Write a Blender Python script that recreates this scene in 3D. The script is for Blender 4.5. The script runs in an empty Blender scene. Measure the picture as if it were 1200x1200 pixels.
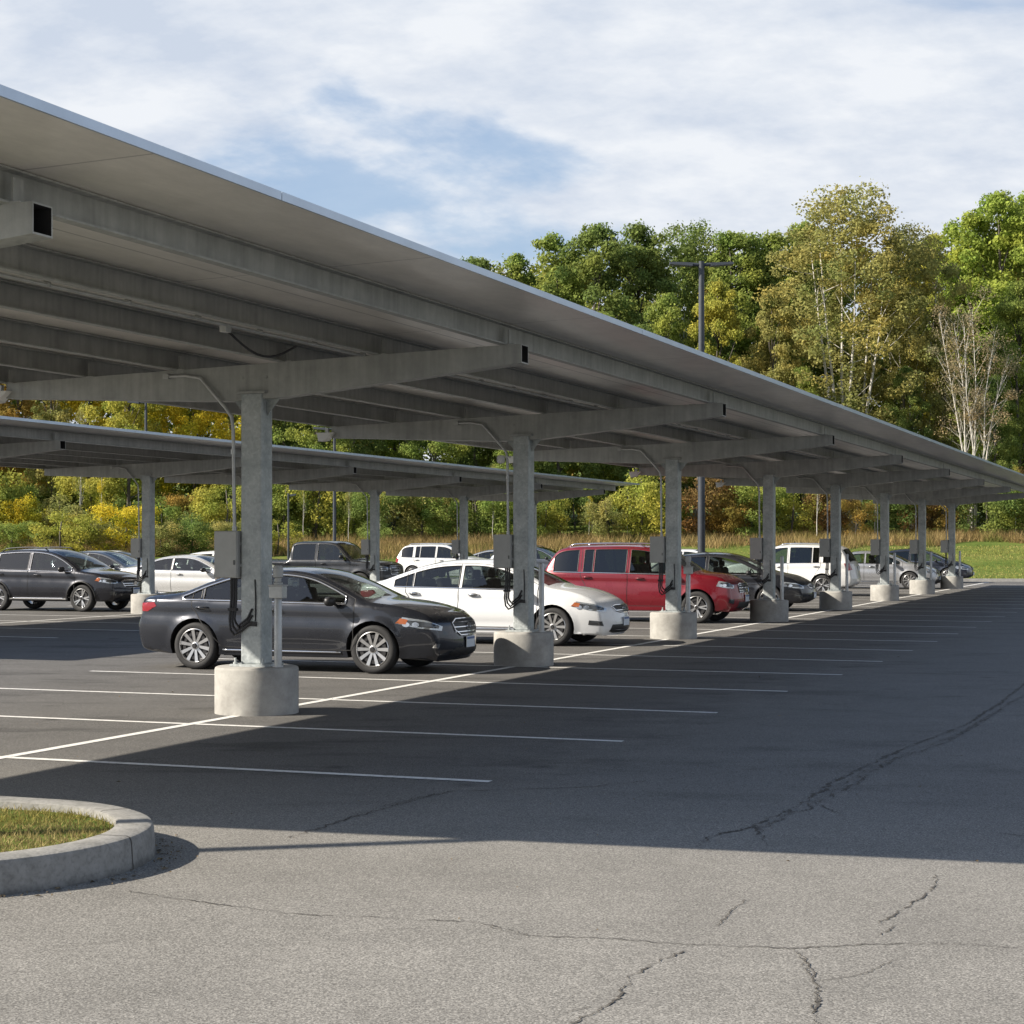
import bpy, bmesh, math, random
import numpy as np
from mathutils import Vector, Matrix
from mathutils.geometry import delaunay_2d_cdt, intersect_point_tri_2d
from mathutils.bvhtree import BVHTree
R = math.radians
rnd = random.Random(7)
C = bpy.context.scene.collection
sc = bpy.context.scene

# ------------------------------------------------------------------ camera, sky, sun, exposure
cam_d = bpy.data.cameras.new('camera')
cam = bpy.data.objects.new('camera', cam_d); C.objects.link(cam)
cam.location = (0, 0, 1.8); cam.rotation_euler = (R(90), 0, 0)
cam_d.sensor_width = 36; cam_d.lens = 64.0; cam_d.shift_y = 37/1200
cam_d.clip_start = .1; cam_d.clip_end = 3000
sc.camera = cam
F = 64/36*1200
def px(x, y=None, Y=None, z=None):            # measuring helper: pixel of the photo -> metres
    return (x-600)/F*Y

SUN_AZ, SUN_EL = 13.0, 33.0                   # direction the light travels on the ground (from +X towards +Y), elevation
d = Vector((math.cos(R(SUN_AZ))*math.cos(R(SUN_EL)), math.sin(R(SUN_AZ))*math.cos(R(SUN_EL)), -math.sin(R(SUN_EL))))
sun_d = bpy.data.lights.new('sun', 'SUN'); sun_d.energy = 5.0; sun_d.angle = R(.53); sun_d.color = (1, .92, .80)
sun = bpy.data.objects.new('sun', sun_d); C.objects.link(sun)
sun.rotation_euler = d.to_track_quat('-Z', 'Y').to_euler()

W = bpy.data.worlds.new('World'); sc.world = W; W.use_nodes = True
nt = W.node_tree; nt.nodes.clear()
def N(nt, t, **k):
    n = nt.nodes.new(t)
    for a, b in k.items():
        if a.startswith('i_'):
            key = a[2:]
            n.inputs[int(key) if key.isdigit() else key.replace('_', ' ')].default_value = b
        else: setattr(n, a, b)
    return n
def ramp(nt, src, stops, interp='LINEAR'):
    r = N(nt, 'ShaderNodeValToRGB'); r.color_ramp.interpolation = interp
    e = r.color_ramp.elements
    while len(e) < len(stops): e.new(.5)
    for i, (p, c) in enumerate(stops):
        e[i].position = p
        e[i].color = (c, c, c, 1) if isinstance(c, (int, float)) else (*c, 1)
    nt.links.new(src, r.inputs[0]); return r.outputs[0]
def mixc(nt, f, a, b, mode='MIX'):
    m = N(nt, 'ShaderNodeMix', data_type='RGBA', blend_type=mode)
    for s, v in ((0, f), (6, a), (7, b)):
        if isinstance(v, (int, float)): m.inputs[s].default_value = v if s == 0 else (v, v, v, 1)
        elif isinstance(v, (tuple, list)): m.inputs[s].default_value = (*v[:3], 1)
        else: nt.links.new(v, m.inputs[s])
    return m.outputs[2]
sky = N(nt, 'ShaderNodeTexSky', sky_type='NISHITA', sun_disc=False)
sky.sun_elevation = R(SUN_EL); sky.sun_rotation = math.atan2(-d.x, -d.y) % (2*math.pi)
sky.air_density = 1.0; sky.dust_density = 1.2; sky.ozone_density = 1.4
tc = N(nt, 'ShaderNodeTexCoord')
sx = N(nt, 'ShaderNodeSeparateXYZ'); nt.links.new(tc.outputs['Generated'], sx.inputs[0])
mz = N(nt, 'ShaderNodeMath', operation='ADD', i_1=.34); nt.links.new(sx.outputs[2], mz.inputs[0])
dx = N(nt, 'ShaderNodeMath', operation='DIVIDE'); nt.links.new(sx.outputs[0], dx.inputs[0]); nt.links.new(mz.outputs[0], dx.inputs[1])
dy = N(nt, 'ShaderNodeMath', operation='DIVIDE'); nt.links.new(sx.outputs[1], dy.inputs[0]); nt.links.new(mz.outputs[0], dy.inputs[1])
cx = N(nt, 'ShaderNodeCombineXYZ'); nt.links.new(dx.outputs[0], cx.inputs[0]); nt.links.new(dy.outputs[0], cx.inputs[1])
mp = N(nt, 'ShaderNodeMapping'); nt.links.new(cx.outputs[0], mp.inputs[0])
mp.inputs['Rotation'].default_value = (0, 0, R(28)); mp.inputs['Scale'].default_value = (1.5, 2.2, 1); mp.inputs['Location'].default_value = (-11, -2, 0)
n1 = N(nt, 'ShaderNodeTexNoise', i_Scale=1.0, i_Detail=9.0, i_Roughness=.56, i_Distortion=.5); nt.links.new(mp.outputs[0], n1.inputs['Vector'])
n2 = N(nt, 'ShaderNodeTexNoise', i_Scale=3.2, i_Detail=9.0, i_Roughness=.6); nt.links.new(mp.outputs[0], n2.inputs['Vector'])
mask = ramp(nt, n1.outputs[0], [(.36, .22), (.47, 1.0)], 'EASE')
hi = ramp(nt, sx.outputs[2], [(.0, 1.0), (.30, 1.0), (.50, .04)])
mm = N(nt, 'ShaderNodeMath', operation='MULTIPLY'); nt.links.new(mask, mm.inputs[0]); nt.links.new(hi, mm.inputs[1])
cl = ramp(nt, n2.outputs[0], [(.36, (3.9, 4.35, 5.1)), (.60, (5.5, 5.7, 6.0))])
blue = mixc(nt, .30, sky.outputs[0], (1.7, 2.7, 4.6))
colr = mixc(nt, mm.outputs[0], blue, cl)
bg = N(nt, 'ShaderNodeBackground', i_Strength=.090); nt.links.new(colr, bg.inputs[0])
wo = N(nt, 'ShaderNodeOutputWorld'); nt.links.new(bg.outputs[0], wo.inputs[0])

sc.view_settings.view_transform = 'Standard'; sc.view_settings.look = 'None'
sc.view_settings.exposure = .82; sc.view_settings.gamma = 1; sc.view_settings.use_curve_mapping = False
sc.render.engine = 'CYCLES'
sc.cycles.max_bounces = 8; sc.cycles.transparent_max_bounces = 16; sc.cycles.use_denoising = True
sc.cycles.caustics_reflective = False; sc.cycles.caustics_refractive = False

# ------------------------------------------------------------------ helpers
def tag(o, label=None, cat=None, group=None, kind=None):
    if label: o['label'] = label
    if cat: o['category'] = cat
    if group: o['group'] = group
    if kind: o['kind'] = kind
    return o
def empty(name, loc=(0, 0, 0), rz=0):
    o = bpy.data.objects.new(name, None); C.objects.link(o)
    o.location = loc; o.rotation_euler = (0, 0, rz); o.empty_display_size = .2
    return o
class MB:
    def __init__(s): s.v = []; s.f = []; s.m = []
    def add(s, vs, fs, mi=0):
        b = len(s.v); s.v += [tuple(p) for p in vs]
        for f in fs: s.f.append(tuple(b+i for i in f)); s.m.append(mi)
    def box(s, c, size, mi=0, rot=None):
        hx, hy, hz = [q/2 for q in size]
        vs = [Vector((x*hx, y*hy, z*hz)) for x in (-1, 1) for y in (-1, 1) for z in (-1, 1)]
        if rot is not None: vs = [rot @ p for p in vs]
        vs = [p+Vector(c) for p in vs]
        s.add(vs, [(0, 1, 3, 2), (4, 6, 7, 5), (0, 4, 5, 1), (2, 3, 7, 6), (0, 2, 6, 4), (1, 5, 7, 3)], mi)
    def tube(s, pts, r, n=8, mi=0, caps=True):
        pts = [Vector(p) for p in pts]
        rr = r if isinstance(r, (list, tuple)) else [r]*len(pts)
        vs = []; up = None
        for i, p in enumerate(pts):
            t = (pts[min(i+1, len(pts)-1)]-pts[max(i-1, 0)])
            t = t.normalized() if t.length > 1e-9 else Vector((0, 0, 1))
            if up is None:
                up = Vector((0, 0, 1)) if abs(t.z) < .9 else Vector((1, 0, 0))
            a = t.cross(up)
            if a.length < 1e-6: a = t.cross(Vector((.3, 1, .2)))
            a.normalize(); b = a.cross(t).normalized(); up = b
            for k in range(n):
                an = 2*math.pi*k/n
                vs.append(p+rr[i]*(a*math.cos(an)+b*math.sin(an)))
        fs = []
        for i in range(len(pts)-1):
            for k in range(n):
                fs.append((i*n+k, i*n+(k+1) % n, (i+1)*n+(k+1) % n, (i+1)*n+k))
        if caps:
            fs.append(tuple(range(n-1, -1, -1))); fs.append(tuple((len(pts)-1)*n+k for k in range(n)))
        s.add(vs, fs, mi)
    def lathe(s, prof, c=(0, 0, 0), axis='z', n=32, mi=0, close=False):
        vs = []
        for (r, h) in prof:
            for k in range(n):
                a = 2*math.pi*k/n
                p = (r*math.cos(a), r*math.sin(a), h) if axis == 'z' else (r*math.cos(a), h, r*math.sin(a))
                vs.append((p[0]+c[0], p[1]+c[1], p[2]+c[2]))
        fs = []
        m = len(prof)
        for i in range(m if close else m-1):
            j = (i+1) % m
            for k in range(n):
                f = (i*n+k, i*n+(k+1) % n, j*n+(k+1) % n, j*n+k)
                fs.append(f if axis == 'z' else f[::-1])
        s.add(vs, fs, mi)
    def sweep(s, prof, p0, p1, mi=0):           # closed profile of (a, z) extruded along local y from p0 to p1 ; a is added to x
        n = len(prof)
        vs = [(p0[0]+a, p0[1], p0[2]+z) for a, z in prof]+[(p1[0]+a, p1[1], p1[2]+z) for a, z in prof]
        fs = [(k, k+n, (k+1) % n+n, (k+1) % n) for k in range(n)]
        fs += [tuple(range(n)), tuple(range(2*n-1, n-1, -1))]
        s.add(vs, fs, mi)
    def build(s, name, mats, parent=None, smooth=False, bevel=0, sharp=None):
        me = bpy.data.meshes.new(name); me.from_pydata(s.v, [], s.f); 
        if not isinstance(mats, (list, tuple)): mats = [mats]
        for m in mats: me.materials.append(m)
        me.polygons.foreach_set('material_index', s.m)
        if smooth: me.polygons.foreach_set('use_smooth', [True]*len(s.f))
        me.update()
        if sharp is not None: me.set_sharp_from_angle(angle=R(sharp))
        o = bpy.data.objects.new(name, me); C.objects.link(o)
        if parent: o.parent = parent
        if bevel:
            b = o.modifiers.new('bevel', 'BEVEL'); b.width = bevel; b.segments = 2; b.limit_method = 'ANGLE'; b.angle_limit = R(50)
        return o
def copy_tree(o, parent=None):
    c = o.copy(); C.objects.link(c); c.parent = parent
    for ch in o.children: copy_tree(ch, c)
    return c
_m = {}
def mat(name, col=(.5, .5, .5), rough=.6, metal=0, coat=0, spec=.5, nodes=None, bump=None, var=None, coatrough=.05):
    if name in _m: return _m[name]
    m = bpy.data.materials.new(name); m.use_nodes = True; t = m.node_tree
    b = t.nodes['Principled BSDF']
    b.inputs['Base Color'].default_value = (*col, 1); b.inputs['Roughness'].default_value = rough
    b.inputs['Metallic'].default_value = metal; b.inputs['Coat Weight'].default_value = coat; b.inputs['Specular IOR Level'].default_value = spec
    b.inputs['Coat Roughness'].default_value = coatrough
    tcn = N(t, 'ShaderNodeTexCoord')
    if var:                                     # (scale, amount)
        for_s, amt = var[:2]
        n = N(t, 'ShaderNodeTexNoise', i_Scale=for_s, i_Detail=6.0, i_Roughness=.65); t.links.new(tcn.outputs['Object'], n.inputs['Vector'])
        lo = tuple(c*(1-amt) for c in col); hi_ = tuple(min(1, c*(1+amt)) for c in col)
        t.links.new(ramp(t, n.outputs[0], [(.32, lo), (.68, hi_)]), b.inputs['Base Color'])
    if bump:                                    # (scale, strength, distance)
        n = N(t, 'ShaderNodeTexNoise', i_Scale=bump[0], i_Detail=5.0); t.links.new(tcn.outputs['Object'], n.inputs['Vector'])
        bp = N(t, 'ShaderNodeBump', i_Strength=bump[1], i_Distance=bump[2]); t.links.new(n.outputs[0], bp.inputs['Height'])
        t.links.new(bp.outputs[0], b.inputs['Normal'])
    if nodes: nodes(t, b, tcn)
    _m[name] = m
    return m

# ------------------------------------------------------------------ materials
def n_galv(t, b, tcn):                          # zinc spangle
    v = N(t, 'ShaderNodeTexVoronoi', i_Scale=38.0); t.links.new(tcn.outputs['Object'], v.inputs['Vector'])
    n = N(t, 'ShaderNodeTexNoise', i_Scale=5.0, i_Detail=7.0, i_Roughness=.7); t.links.new(tcn.outputs['Object'], n.inputs['Vector'])
    a = ramp(t, v.outputs['Color'], [(.1, (.38, .405, .41)), (.9, (.50, .53, .535))])
    c = ramp(t, n.outputs[0], [(.35, (.72, .74, .75)), (.65, (1.12, 1.12, 1.1))])
    t.links.new(mixc(t, 1.0, a, c, 'MULTIPLY'), b.inputs['Base Color'])
    t.links.new(ramp(t, v.outputs['Color'], [(0, .42), (1, .62)]), b.inputs['Roughness'])
GALV = mat('galvanised_steel', (.33, .34, .34), .5, .35, nodes=n_galv)
def n_beam(t, b, tcn):
    n = N(t, 'ShaderNodeTexNoise', i_Scale=3.0, i_Detail=8.0, i_Roughness=.7); t.links.new(tcn.outputs['Object'], n.inputs['Vector'])
    mpn = N(t, 'ShaderNodeMapping'); mpn.inputs['Scale'].default_value = (14, 14, 1.0); t.links.new(tcn.outputs['Object'], mpn.inputs[0])
    n2 = N(t, 'ShaderNodeTexNoise', i_Scale=1.0, i_Detail=5.0); t.links.new(mpn.outputs[0], n2.inputs['Vector'])
    a = ramp(t, n.outputs[0], [(.3, (.31, .32, .315)), (.7, (.46, .47, .455))])
    c = ramp(t, n2.outputs[0], [(.35, .86), (.6, 1.05)])
    t.links.new(mixc(t, 1.0, a, c, 'MULTIPLY'), b.inputs['Base Color'])
BEAM = mat('weathered_zinc_beam', (.22, .22, .2), .55, .2, nodes=n_beam)
def n_deck(t, b, tcn):
    br = N(t, 'ShaderNodeTexBrick', i_Scale=1.0); t.links.new(tcn.outputs['Object'], br.inputs['Vector'])
    br.offset = 0; br.inputs['Mortar Size'].default_value = .012; br.inputs['Mortar Smooth'].default_value = .3
    br.inputs['Brick Width'].default_value = 1.98; br.inputs['Row Height'].default_value = 4.05
    br.inputs['Color1'].default_value = (.80, .765, .72, 1); br.inputs['Color2'].default_value = (.74, .71, .665, 1); br.inputs['Mortar'].default_value = (.42, .40, .38, 1)
    mpn = N(t, 'ShaderNodeMapping'); mpn.inputs['Scale'].default_value = (1.0, .35, 1.0); t.links.new(tcn.outputs['Object'], mpn.inputs[0])
    n = N(t, 'ShaderNodeTexNoise', i_Scale=6.0, i_Detail=8.0, i_Roughness=.7); t.links.new(mpn.outputs[0], n.inputs['Vector'])
    c = ramp(t, n.outputs[0], [(.3, .84), (.7, 1.06)])
    t.links.new(mixc(t, 1.0, br.outputs['Color'], c, 'MULTIPLY'), b.inputs['Base Color'])
DECK = mat('deck_underside', (.45, .42, .39), .33, 0, nodes=n_deck)
FASCIA = mat('aluminium_fascia', (.42, .49, .58), .34, .7, var=(2, .08))
PANELTOP = mat('solar_glass', (.012, .016, .03), .12)
DARKHOLE = mat('beam_hollow', (.015, .015, .016), .8)
def n_conc(t, b, tcn):
    n = N(t, 'ShaderNodeTexNoise', i_Scale=4.0, i_Detail=9.0, i_Roughness=.7); t.links.new(tcn.outputs['Object'], n.inputs['Vector'])
    n3 = N(t, 'ShaderNodeTexVoronoi', i_Scale=45.0); t.links.new(tcn.outputs['Object'], n3.inputs['Vector'])
    a = ramp(t, n.outputs[0], [(.3, (.26, .25, .23)), (.55, (.37, .36, .335)), (.7, (.44, .43, .40))])
    pits = ramp(t, n3.outputs['Distance'], [(.04, .55), (.12, 1.0)])
    t.links.new(mixc(t, 1.0, a, pits, 'MULTIPLY'), b.inputs['Base Color'])
    bp = N(t, 'ShaderNodeBump', i_Strength=.35, i_Distance=.01); t.links.new(n.outputs[0], bp.inputs['Height']); t.links.new(bp.outputs[0], b.inputs['Normal'])
CONC = mat('cast_concrete', (.4, .38, .34), .85, nodes=n_conc)
def n_kerb(t, b, tcn):
    n = N(t, 'ShaderNodeTexNoise', i_Scale=6.0, i_Detail=10.0, i_Roughness=.72); t.links.new(tcn.outputs['Object'], n.inputs['Vector'])
    n2 = N(t, 'ShaderNodeTexNoise', i_Scale=45.0, i_Detail=5.0); t.links.new(tcn.outputs['Object'], n2.inputs['Vector'])
    sp = N(t, 'ShaderNodeSeparateXYZ'); t.links.new(tcn.outputs['Object'], sp.inputs[0])
    a = ramp(t, n.outputs[0], [(.3, (.16, .155, .14)), (.5, (.25, .242, .222)), (.7, (.31, .30, .28))])
    scuff = mixc(t, 1.0, a, ramp(t, n2.outputs[0], [(.36, .82), (.48, 1.0), (.7, 1.06)]), 'MULTIPLY')
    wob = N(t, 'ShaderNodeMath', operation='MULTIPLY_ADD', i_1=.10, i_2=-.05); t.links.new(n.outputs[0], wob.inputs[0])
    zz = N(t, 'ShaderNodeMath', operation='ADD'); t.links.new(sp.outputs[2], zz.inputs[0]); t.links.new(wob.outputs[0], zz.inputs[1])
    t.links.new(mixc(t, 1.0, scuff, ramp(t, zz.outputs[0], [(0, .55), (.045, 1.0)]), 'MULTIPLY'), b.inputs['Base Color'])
    bp = N(t, 'ShaderNodeBump', i_Strength=.6, i_Distance=.006); t.links.new(n2.outputs[0], bp.inputs['Height']); t.links.new(bp.outputs[0], b.inputs['Normal'])
KERBC = mat('weathered_kerb_concrete', (.235, .228, .21), .9, nodes=n_kerb)
BOXM = mat('grey_enclosure_paint', (.40, .405, .39), .45, .1, var=(6, .08))
BOXD = mat('grey_enclosure_edge', (.13, .135, .13), .5, .1)
CABLE = mat('black_cable', (.015, .015, .018), .5)
STEEL = mat('conduit_steel', (.47, .48, .475), .45, .5, var=(9, .15))
WHITEP = mat('white_fixture', (.75, .75, .72), .5)
POLE = mat('dark_pole_paint', (.055, .062, .072), .5, .3, var=(5, .15))

def n_asph(t, b, tcn):
    co = tcn.outputs['Object']
    big = N(t, 'ShaderNodeTexNoise', i_Scale=.22, i_Detail=6.0, i_Roughness=.6); t.links.new(co, big.inputs['Vector'])
    mid = N(t, 'ShaderNodeTexNoise', i_Scale=1.7, i_Detail=7.0, i_Roughness=.65); t.links.new(co, mid.inputs['Vector'])
    vor = N(t, 'ShaderNodeTexVoronoi', i_Scale=125.0); t.links.new(co, vor.inputs['Vector'])
    fin = N(t, 'ShaderNodeTexNoise', i_Scale=95.0, i_Detail=3.0, i_Roughness=.75); t.links.new(co, fin.inputs['Vector'])
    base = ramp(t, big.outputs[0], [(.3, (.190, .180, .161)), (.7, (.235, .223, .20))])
    # the parking bays carry newer, darker asphalt, its tone also lowered to deepen the shade: a band along the row (x' = distance across the row)
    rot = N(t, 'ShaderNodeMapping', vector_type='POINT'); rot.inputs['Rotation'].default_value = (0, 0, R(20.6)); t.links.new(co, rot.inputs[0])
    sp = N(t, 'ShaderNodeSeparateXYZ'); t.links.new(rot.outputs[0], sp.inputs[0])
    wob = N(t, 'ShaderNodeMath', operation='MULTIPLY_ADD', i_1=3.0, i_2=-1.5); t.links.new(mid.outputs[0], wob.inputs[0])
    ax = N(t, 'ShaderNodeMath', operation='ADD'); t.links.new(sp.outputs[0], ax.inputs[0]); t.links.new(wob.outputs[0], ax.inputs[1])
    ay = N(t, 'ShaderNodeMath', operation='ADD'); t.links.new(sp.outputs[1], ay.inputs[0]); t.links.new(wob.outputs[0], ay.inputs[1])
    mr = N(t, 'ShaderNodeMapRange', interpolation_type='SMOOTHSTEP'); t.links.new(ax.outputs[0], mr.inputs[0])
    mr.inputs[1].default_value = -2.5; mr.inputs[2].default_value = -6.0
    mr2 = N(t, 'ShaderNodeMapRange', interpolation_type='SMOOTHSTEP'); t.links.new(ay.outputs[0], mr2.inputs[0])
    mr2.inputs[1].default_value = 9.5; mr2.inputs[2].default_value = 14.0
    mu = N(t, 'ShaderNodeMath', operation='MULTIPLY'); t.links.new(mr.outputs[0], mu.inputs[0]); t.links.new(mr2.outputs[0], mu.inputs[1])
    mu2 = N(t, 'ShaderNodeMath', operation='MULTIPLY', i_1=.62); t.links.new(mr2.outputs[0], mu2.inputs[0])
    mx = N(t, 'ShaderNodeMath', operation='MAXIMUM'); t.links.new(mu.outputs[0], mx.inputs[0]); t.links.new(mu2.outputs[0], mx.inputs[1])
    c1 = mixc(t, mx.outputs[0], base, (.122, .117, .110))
    st = N(t, 'ShaderNodeTexNoise', i_Scale=.9, i_Detail=8.0, i_Roughness=.62); 
    mps = N(t, 'ShaderNodeMapping'); mps.inputs['Scale'].default_value = (.55, 1.3, 1); mps.inputs['Rotation'].default_value = (0, 0, R(20.6)); t.links.new(co, mps.inputs[0]); t.links.new(mps.outputs[0], st.inputs['Vector'])
    stn = ramp(t, st.outputs[0], [(.34, .58), (.46, .95), (.7, 1.05)])
    c2 = mixc(t, mixf(t, mx.outputs[0], .18, .9), c1, mixc(t, 1.0, c1, stn, 'MULTIPLY'))
    mm_ = ramp(t, mid.outputs[0], [(.3, .90), (.7, 1.08)])
    c3 = mixc(t, 1.0, c2, mm_, 'MULTIPLY')
    dv = N(t, 'ShaderNodeTexVoronoi', i_Scale=1.15); wv = mixc(t, .12, co, mid.outputs['Color']); t.links.new(wv, dv.inputs['Vector'])
    drip = ramp(t, dv.outputs['Distance'], [(.03, .45), (.09, .75), (.17, 1.0)])
    sel = ramp(t, dv.outputs['Color'], [(.60, 0.0), (.66, 1.0)])
    dm = N(t, 'ShaderNodeMath', operation='MULTIPLY'); t.links.new(sel, dm.inputs[0]); t.links.new(mx.outputs[0], dm.inputs[1])
    c3 = mixc(t, dm.outputs[0], c3, mixc(t, 1.0, c3, drip, 'MULTIPLY'))
    agg = ramp(t, vor.outputs['Color'], [(.0, .40), (.5, .98), (1.0, 1.80)])
    c4 = mixc(t, .85, c3, mixc(t, 1.0, c3, agg, 'MULTIPLY'))
    f2 = ramp(t, fin.outputs[0], [(.34, .50), (.5, 1.0), (.68, 1.5)])
    c5 = mixc(t, .8, c4, mixc(t, 1.0, c4, f2, 'MULTIPLY'))
    t.links.new(c5, b.inputs['Base Color'])
    bp = N(t, 'ShaderNodeBump', i_Strength=.55, i_Distance=.006); t.links.new(fin.outputs[0], bp.inputs['Height']); t.links.new(bp.outputs[0], b.inputs['Normal'])
def mixf(t, f, a, b_):
    m = N(t, 'ShaderNodeMapRange'); t.links.new(f, m.inputs[0]); m.inputs[3].default_value = a; m.inputs[4].default_value = b_
    return m.outputs[0]
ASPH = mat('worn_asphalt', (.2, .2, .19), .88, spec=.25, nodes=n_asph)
def n_line(t, b, tcn):
    n = N(t, 'ShaderNodeTexNoise', i_Scale=16.0, i_Detail=8.0, i_Roughness=.75); t.links.new(tcn.outputs['Object'], n.inputs['Vector'])
    t.links.new(ramp(t, n.outputs[0], [(.33, (.30, .29, .27)), (.46, (.68, .67, .64)), (.7, (.78, .77, .74))]), b.inputs['Base Color'])
LINE = mat('white_road_paint', (.7, .7, .68), .75, nodes=n_line)
CRACK = mat('crack_dark', (.070, .062, .052), .95)  # even dark brown of the asphalt cracks and kerb joints
def n_lawn(t, b, tcn):
    n = N(t, 'ShaderNodeTexNoise', i_Scale=.12, i_Detail=8.0, i_Roughness=.7); t.links.new(tcn.outputs['Object'], n.inputs['Vector'])
    n2 = N(t, 'ShaderNodeTexNoise', i_Scale=3.0, i_Detail=6.0, i_Roughness=.7); t.links.new(tcn.outputs['Object'], n2.inputs['Vector'])
    a = ramp(t, n.outputs[0], [(.35, (.085, .13, .024)), (.55, (.13, .165, .034)), (.7, (.18, .18, .05))])
    t.links.new(mixc(t, 1.0, a, ramp(t, n2.outputs[0], [(.3, .7), (.7, 1.2)]), 'MULTIPLY'), b.inputs['Base Color'])
    bp = N(t, 'ShaderNodeBump', i_Strength=.8, i_Distance=.08); t.links.new(n2.outputs[0], bp.inputs['Height']); t.links.new(bp.outputs[0], b.inputs['Normal'])
LAWN = mat('lawn_grass', (.12, .14, .03), .95, spec=.1, nodes=n_lawn)
def leafmat(name, col, var=.36, trans=.47, obj=False, hue=None):
    if name in _m: return _m[name]
    m = bpy.data.materials.new(name); m.use_nodes = True; t = m.node_tree; t.nodes.clear()
    g = N(t, 'ShaderNodeNewGeometry'); 
    r = ramp(t, g.outputs['Random Per Island'], [(0, 1-var), (1, 1+var)])
    tcn = N(t, 'ShaderNodeTexCoord')
    if obj:
        oi = N(t, 'ShaderNodeObjectInfo'); base = oi.outputs['Color']
    else: base = col
    n = N(t, 'ShaderNodeTexNoise', i_Scale=.28, i_Detail=3.0); t.links.new(tcn.outputs['Object'], n.inputs['Vector'])
    if hue:
        base = ramp(t, n.outputs[0], hue)
        c = mixc(t, 1.0, base, r, 'MULTIPLY')
    else:
        tint = ramp(t, n.outputs[0], [(.34, (.72, .84, .8)), (.5, (1, 1, 1)), (.66, (1.2, 1.06, .9))])
        c = mixc(t, 1.0, mixc(t, 1.0, base, tint, 'MULTIPLY'), r, 'MULTIPLY')
    df = N(t, 'ShaderNodeBsdfDiffuse'); tr = N(t, 'ShaderNodeBsdfTranslucent')
    t.links.new(c, df.inputs[0]); t.links.new(c, tr.inputs[0])
    mx = N(t, 'ShaderNodeMixShader', i_0=trans); t.links.new(df.outputs[0], mx.inputs[1]); t.links.new(tr.outputs[0], mx.inputs[2])
    o = N(t, 'ShaderNodeOutputMaterial'); t.links.new(mx.outputs[0], o.inputs[0])
    _m[name] = m; return m
LEAF = leafmat('leaf', (.1, .1, .05), obj=True)
WOODLEAF = leafmat('wood_leaf', (.1, .1, .05), hue=[(.36, (.16, .21, .06)), (.46, (.22, .28, .07)), (.54, (.28, .31, .075)), (.62, (.38, .34, .08)), (.70, (.33, .25, .08))])
BARK = mat('grey_bark', (.11, .095, .08), .9, var=(4, .4))
PALEBARK = mat('pale_birch_bark', (.50, .47, .42), .8, var=(3, .3))
GRASSB = leafmat('grass_blade', (.1, .1, .05), var=.5, trans=.3, hue=[(.3, (.15, .15, .04)), (.46, (.24, .21, .06)), (.58, (.34, .27, .13)), (.68, (.17, .11, .06))])
DRYG = leafmat('dry_grass_blade', (.1, .1, .05), var=.5, trans=.3, hue=[(.3, (.20, .17, .055)), (.5, (.33, .24, .11)), (.6, (.26, .18, .08)), (.7, (.17, .18, .05))])

# ------------------------------------------------------------------ site frame : u along the row, v across it (towards the lane)
TH = R(20.85); U = Vector((math.sin(TH), math.cos(TH))); V = Vector((math.cos(TH), -math.sin(TH)))
P1 = Vector((-2.72, 19.4))
def site(u, v, z=0, o=P1):
    p = o+U*u+V*v; return Vector((p.x, p.y, z))

def height(X, Y):
    e = 90+max(0, -X)*.12 if X < 0 else 90-min(X, 30)*.12
    t = (Y-e)/40; t = max(0, min(1, t)); t = t*t*(3-2*t)
    far = max(0, Y-e-40)*.05
    return 2.3*t+far
# ground terrain as one sheet to the horizon
ys = sorted(set([-400, -200, -100, -40, 0, 40, 70]+[80+i*2 for i in range(40)]+[170, 200, 260, 350, 500, 800, 1500]))
xs = sorted(set([-1500, -800, -400, -250]+[-180+i*8 for i in range(46)]+[250, 400, 800, 1500]))
g = MB(); nx = len(xs)
g.v = [(x, y, height(x, y)-.03+(.05*math.sin(x*.3)*math.sin(y*.21) if y > 100 else 0)) for y in ys for x in xs]
for j in range(len(ys)-1):
    for i in range(nx-1):
        g.f.append((j*nx+i, j*nx+i+1, (j+1)*nx+i+1, (j+1)*nx+i)); g.m.append(0)
tag(g.build('ground', LAWN, smooth=True), kind='structure')
def edgeY(X): return 90+max(0, -X)*.12 if X < 0 else 90-min(X, 30)*.12
a = MB()
exs = [-150, -60, -30, 0, 5, 10, 15, 20, 25, 30, 60, 150]
a.add([(x, -60, 0) for x in exs]+[(x, edgeY(x)-1, 0) for x in exs], [(i, i+1, len(exs)+i+1, len(exs)+i) for i in range(len(exs)-1)])
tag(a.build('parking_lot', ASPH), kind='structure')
# far kerb between lot and lawn
kb = MB()
for i in range(len(exs)-1):
    p = Vector((exs[i], edgeY(exs[i])-1, 0)); q = Vector((exs[i+1], edgeY(exs[i+1])-1, 0))
    kb.add([(p.x, p.y-.08, 0), (q.x, q.y-.08, 0), (q.x, q.y-.08, .14), (p.x, p.y-.08, .14), (p.x, p.y+.12, .14), (q.x, q.y+.12, .14), (p.x, p.y+.12, -.1), (q.x, q.y+.12, -.1)],
           [(0, 1, 2, 3), (3, 2, 5, 4), (4, 5, 7, 6)])
tag(kb.build('far_kerb', CONC), kind='structure')

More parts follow.
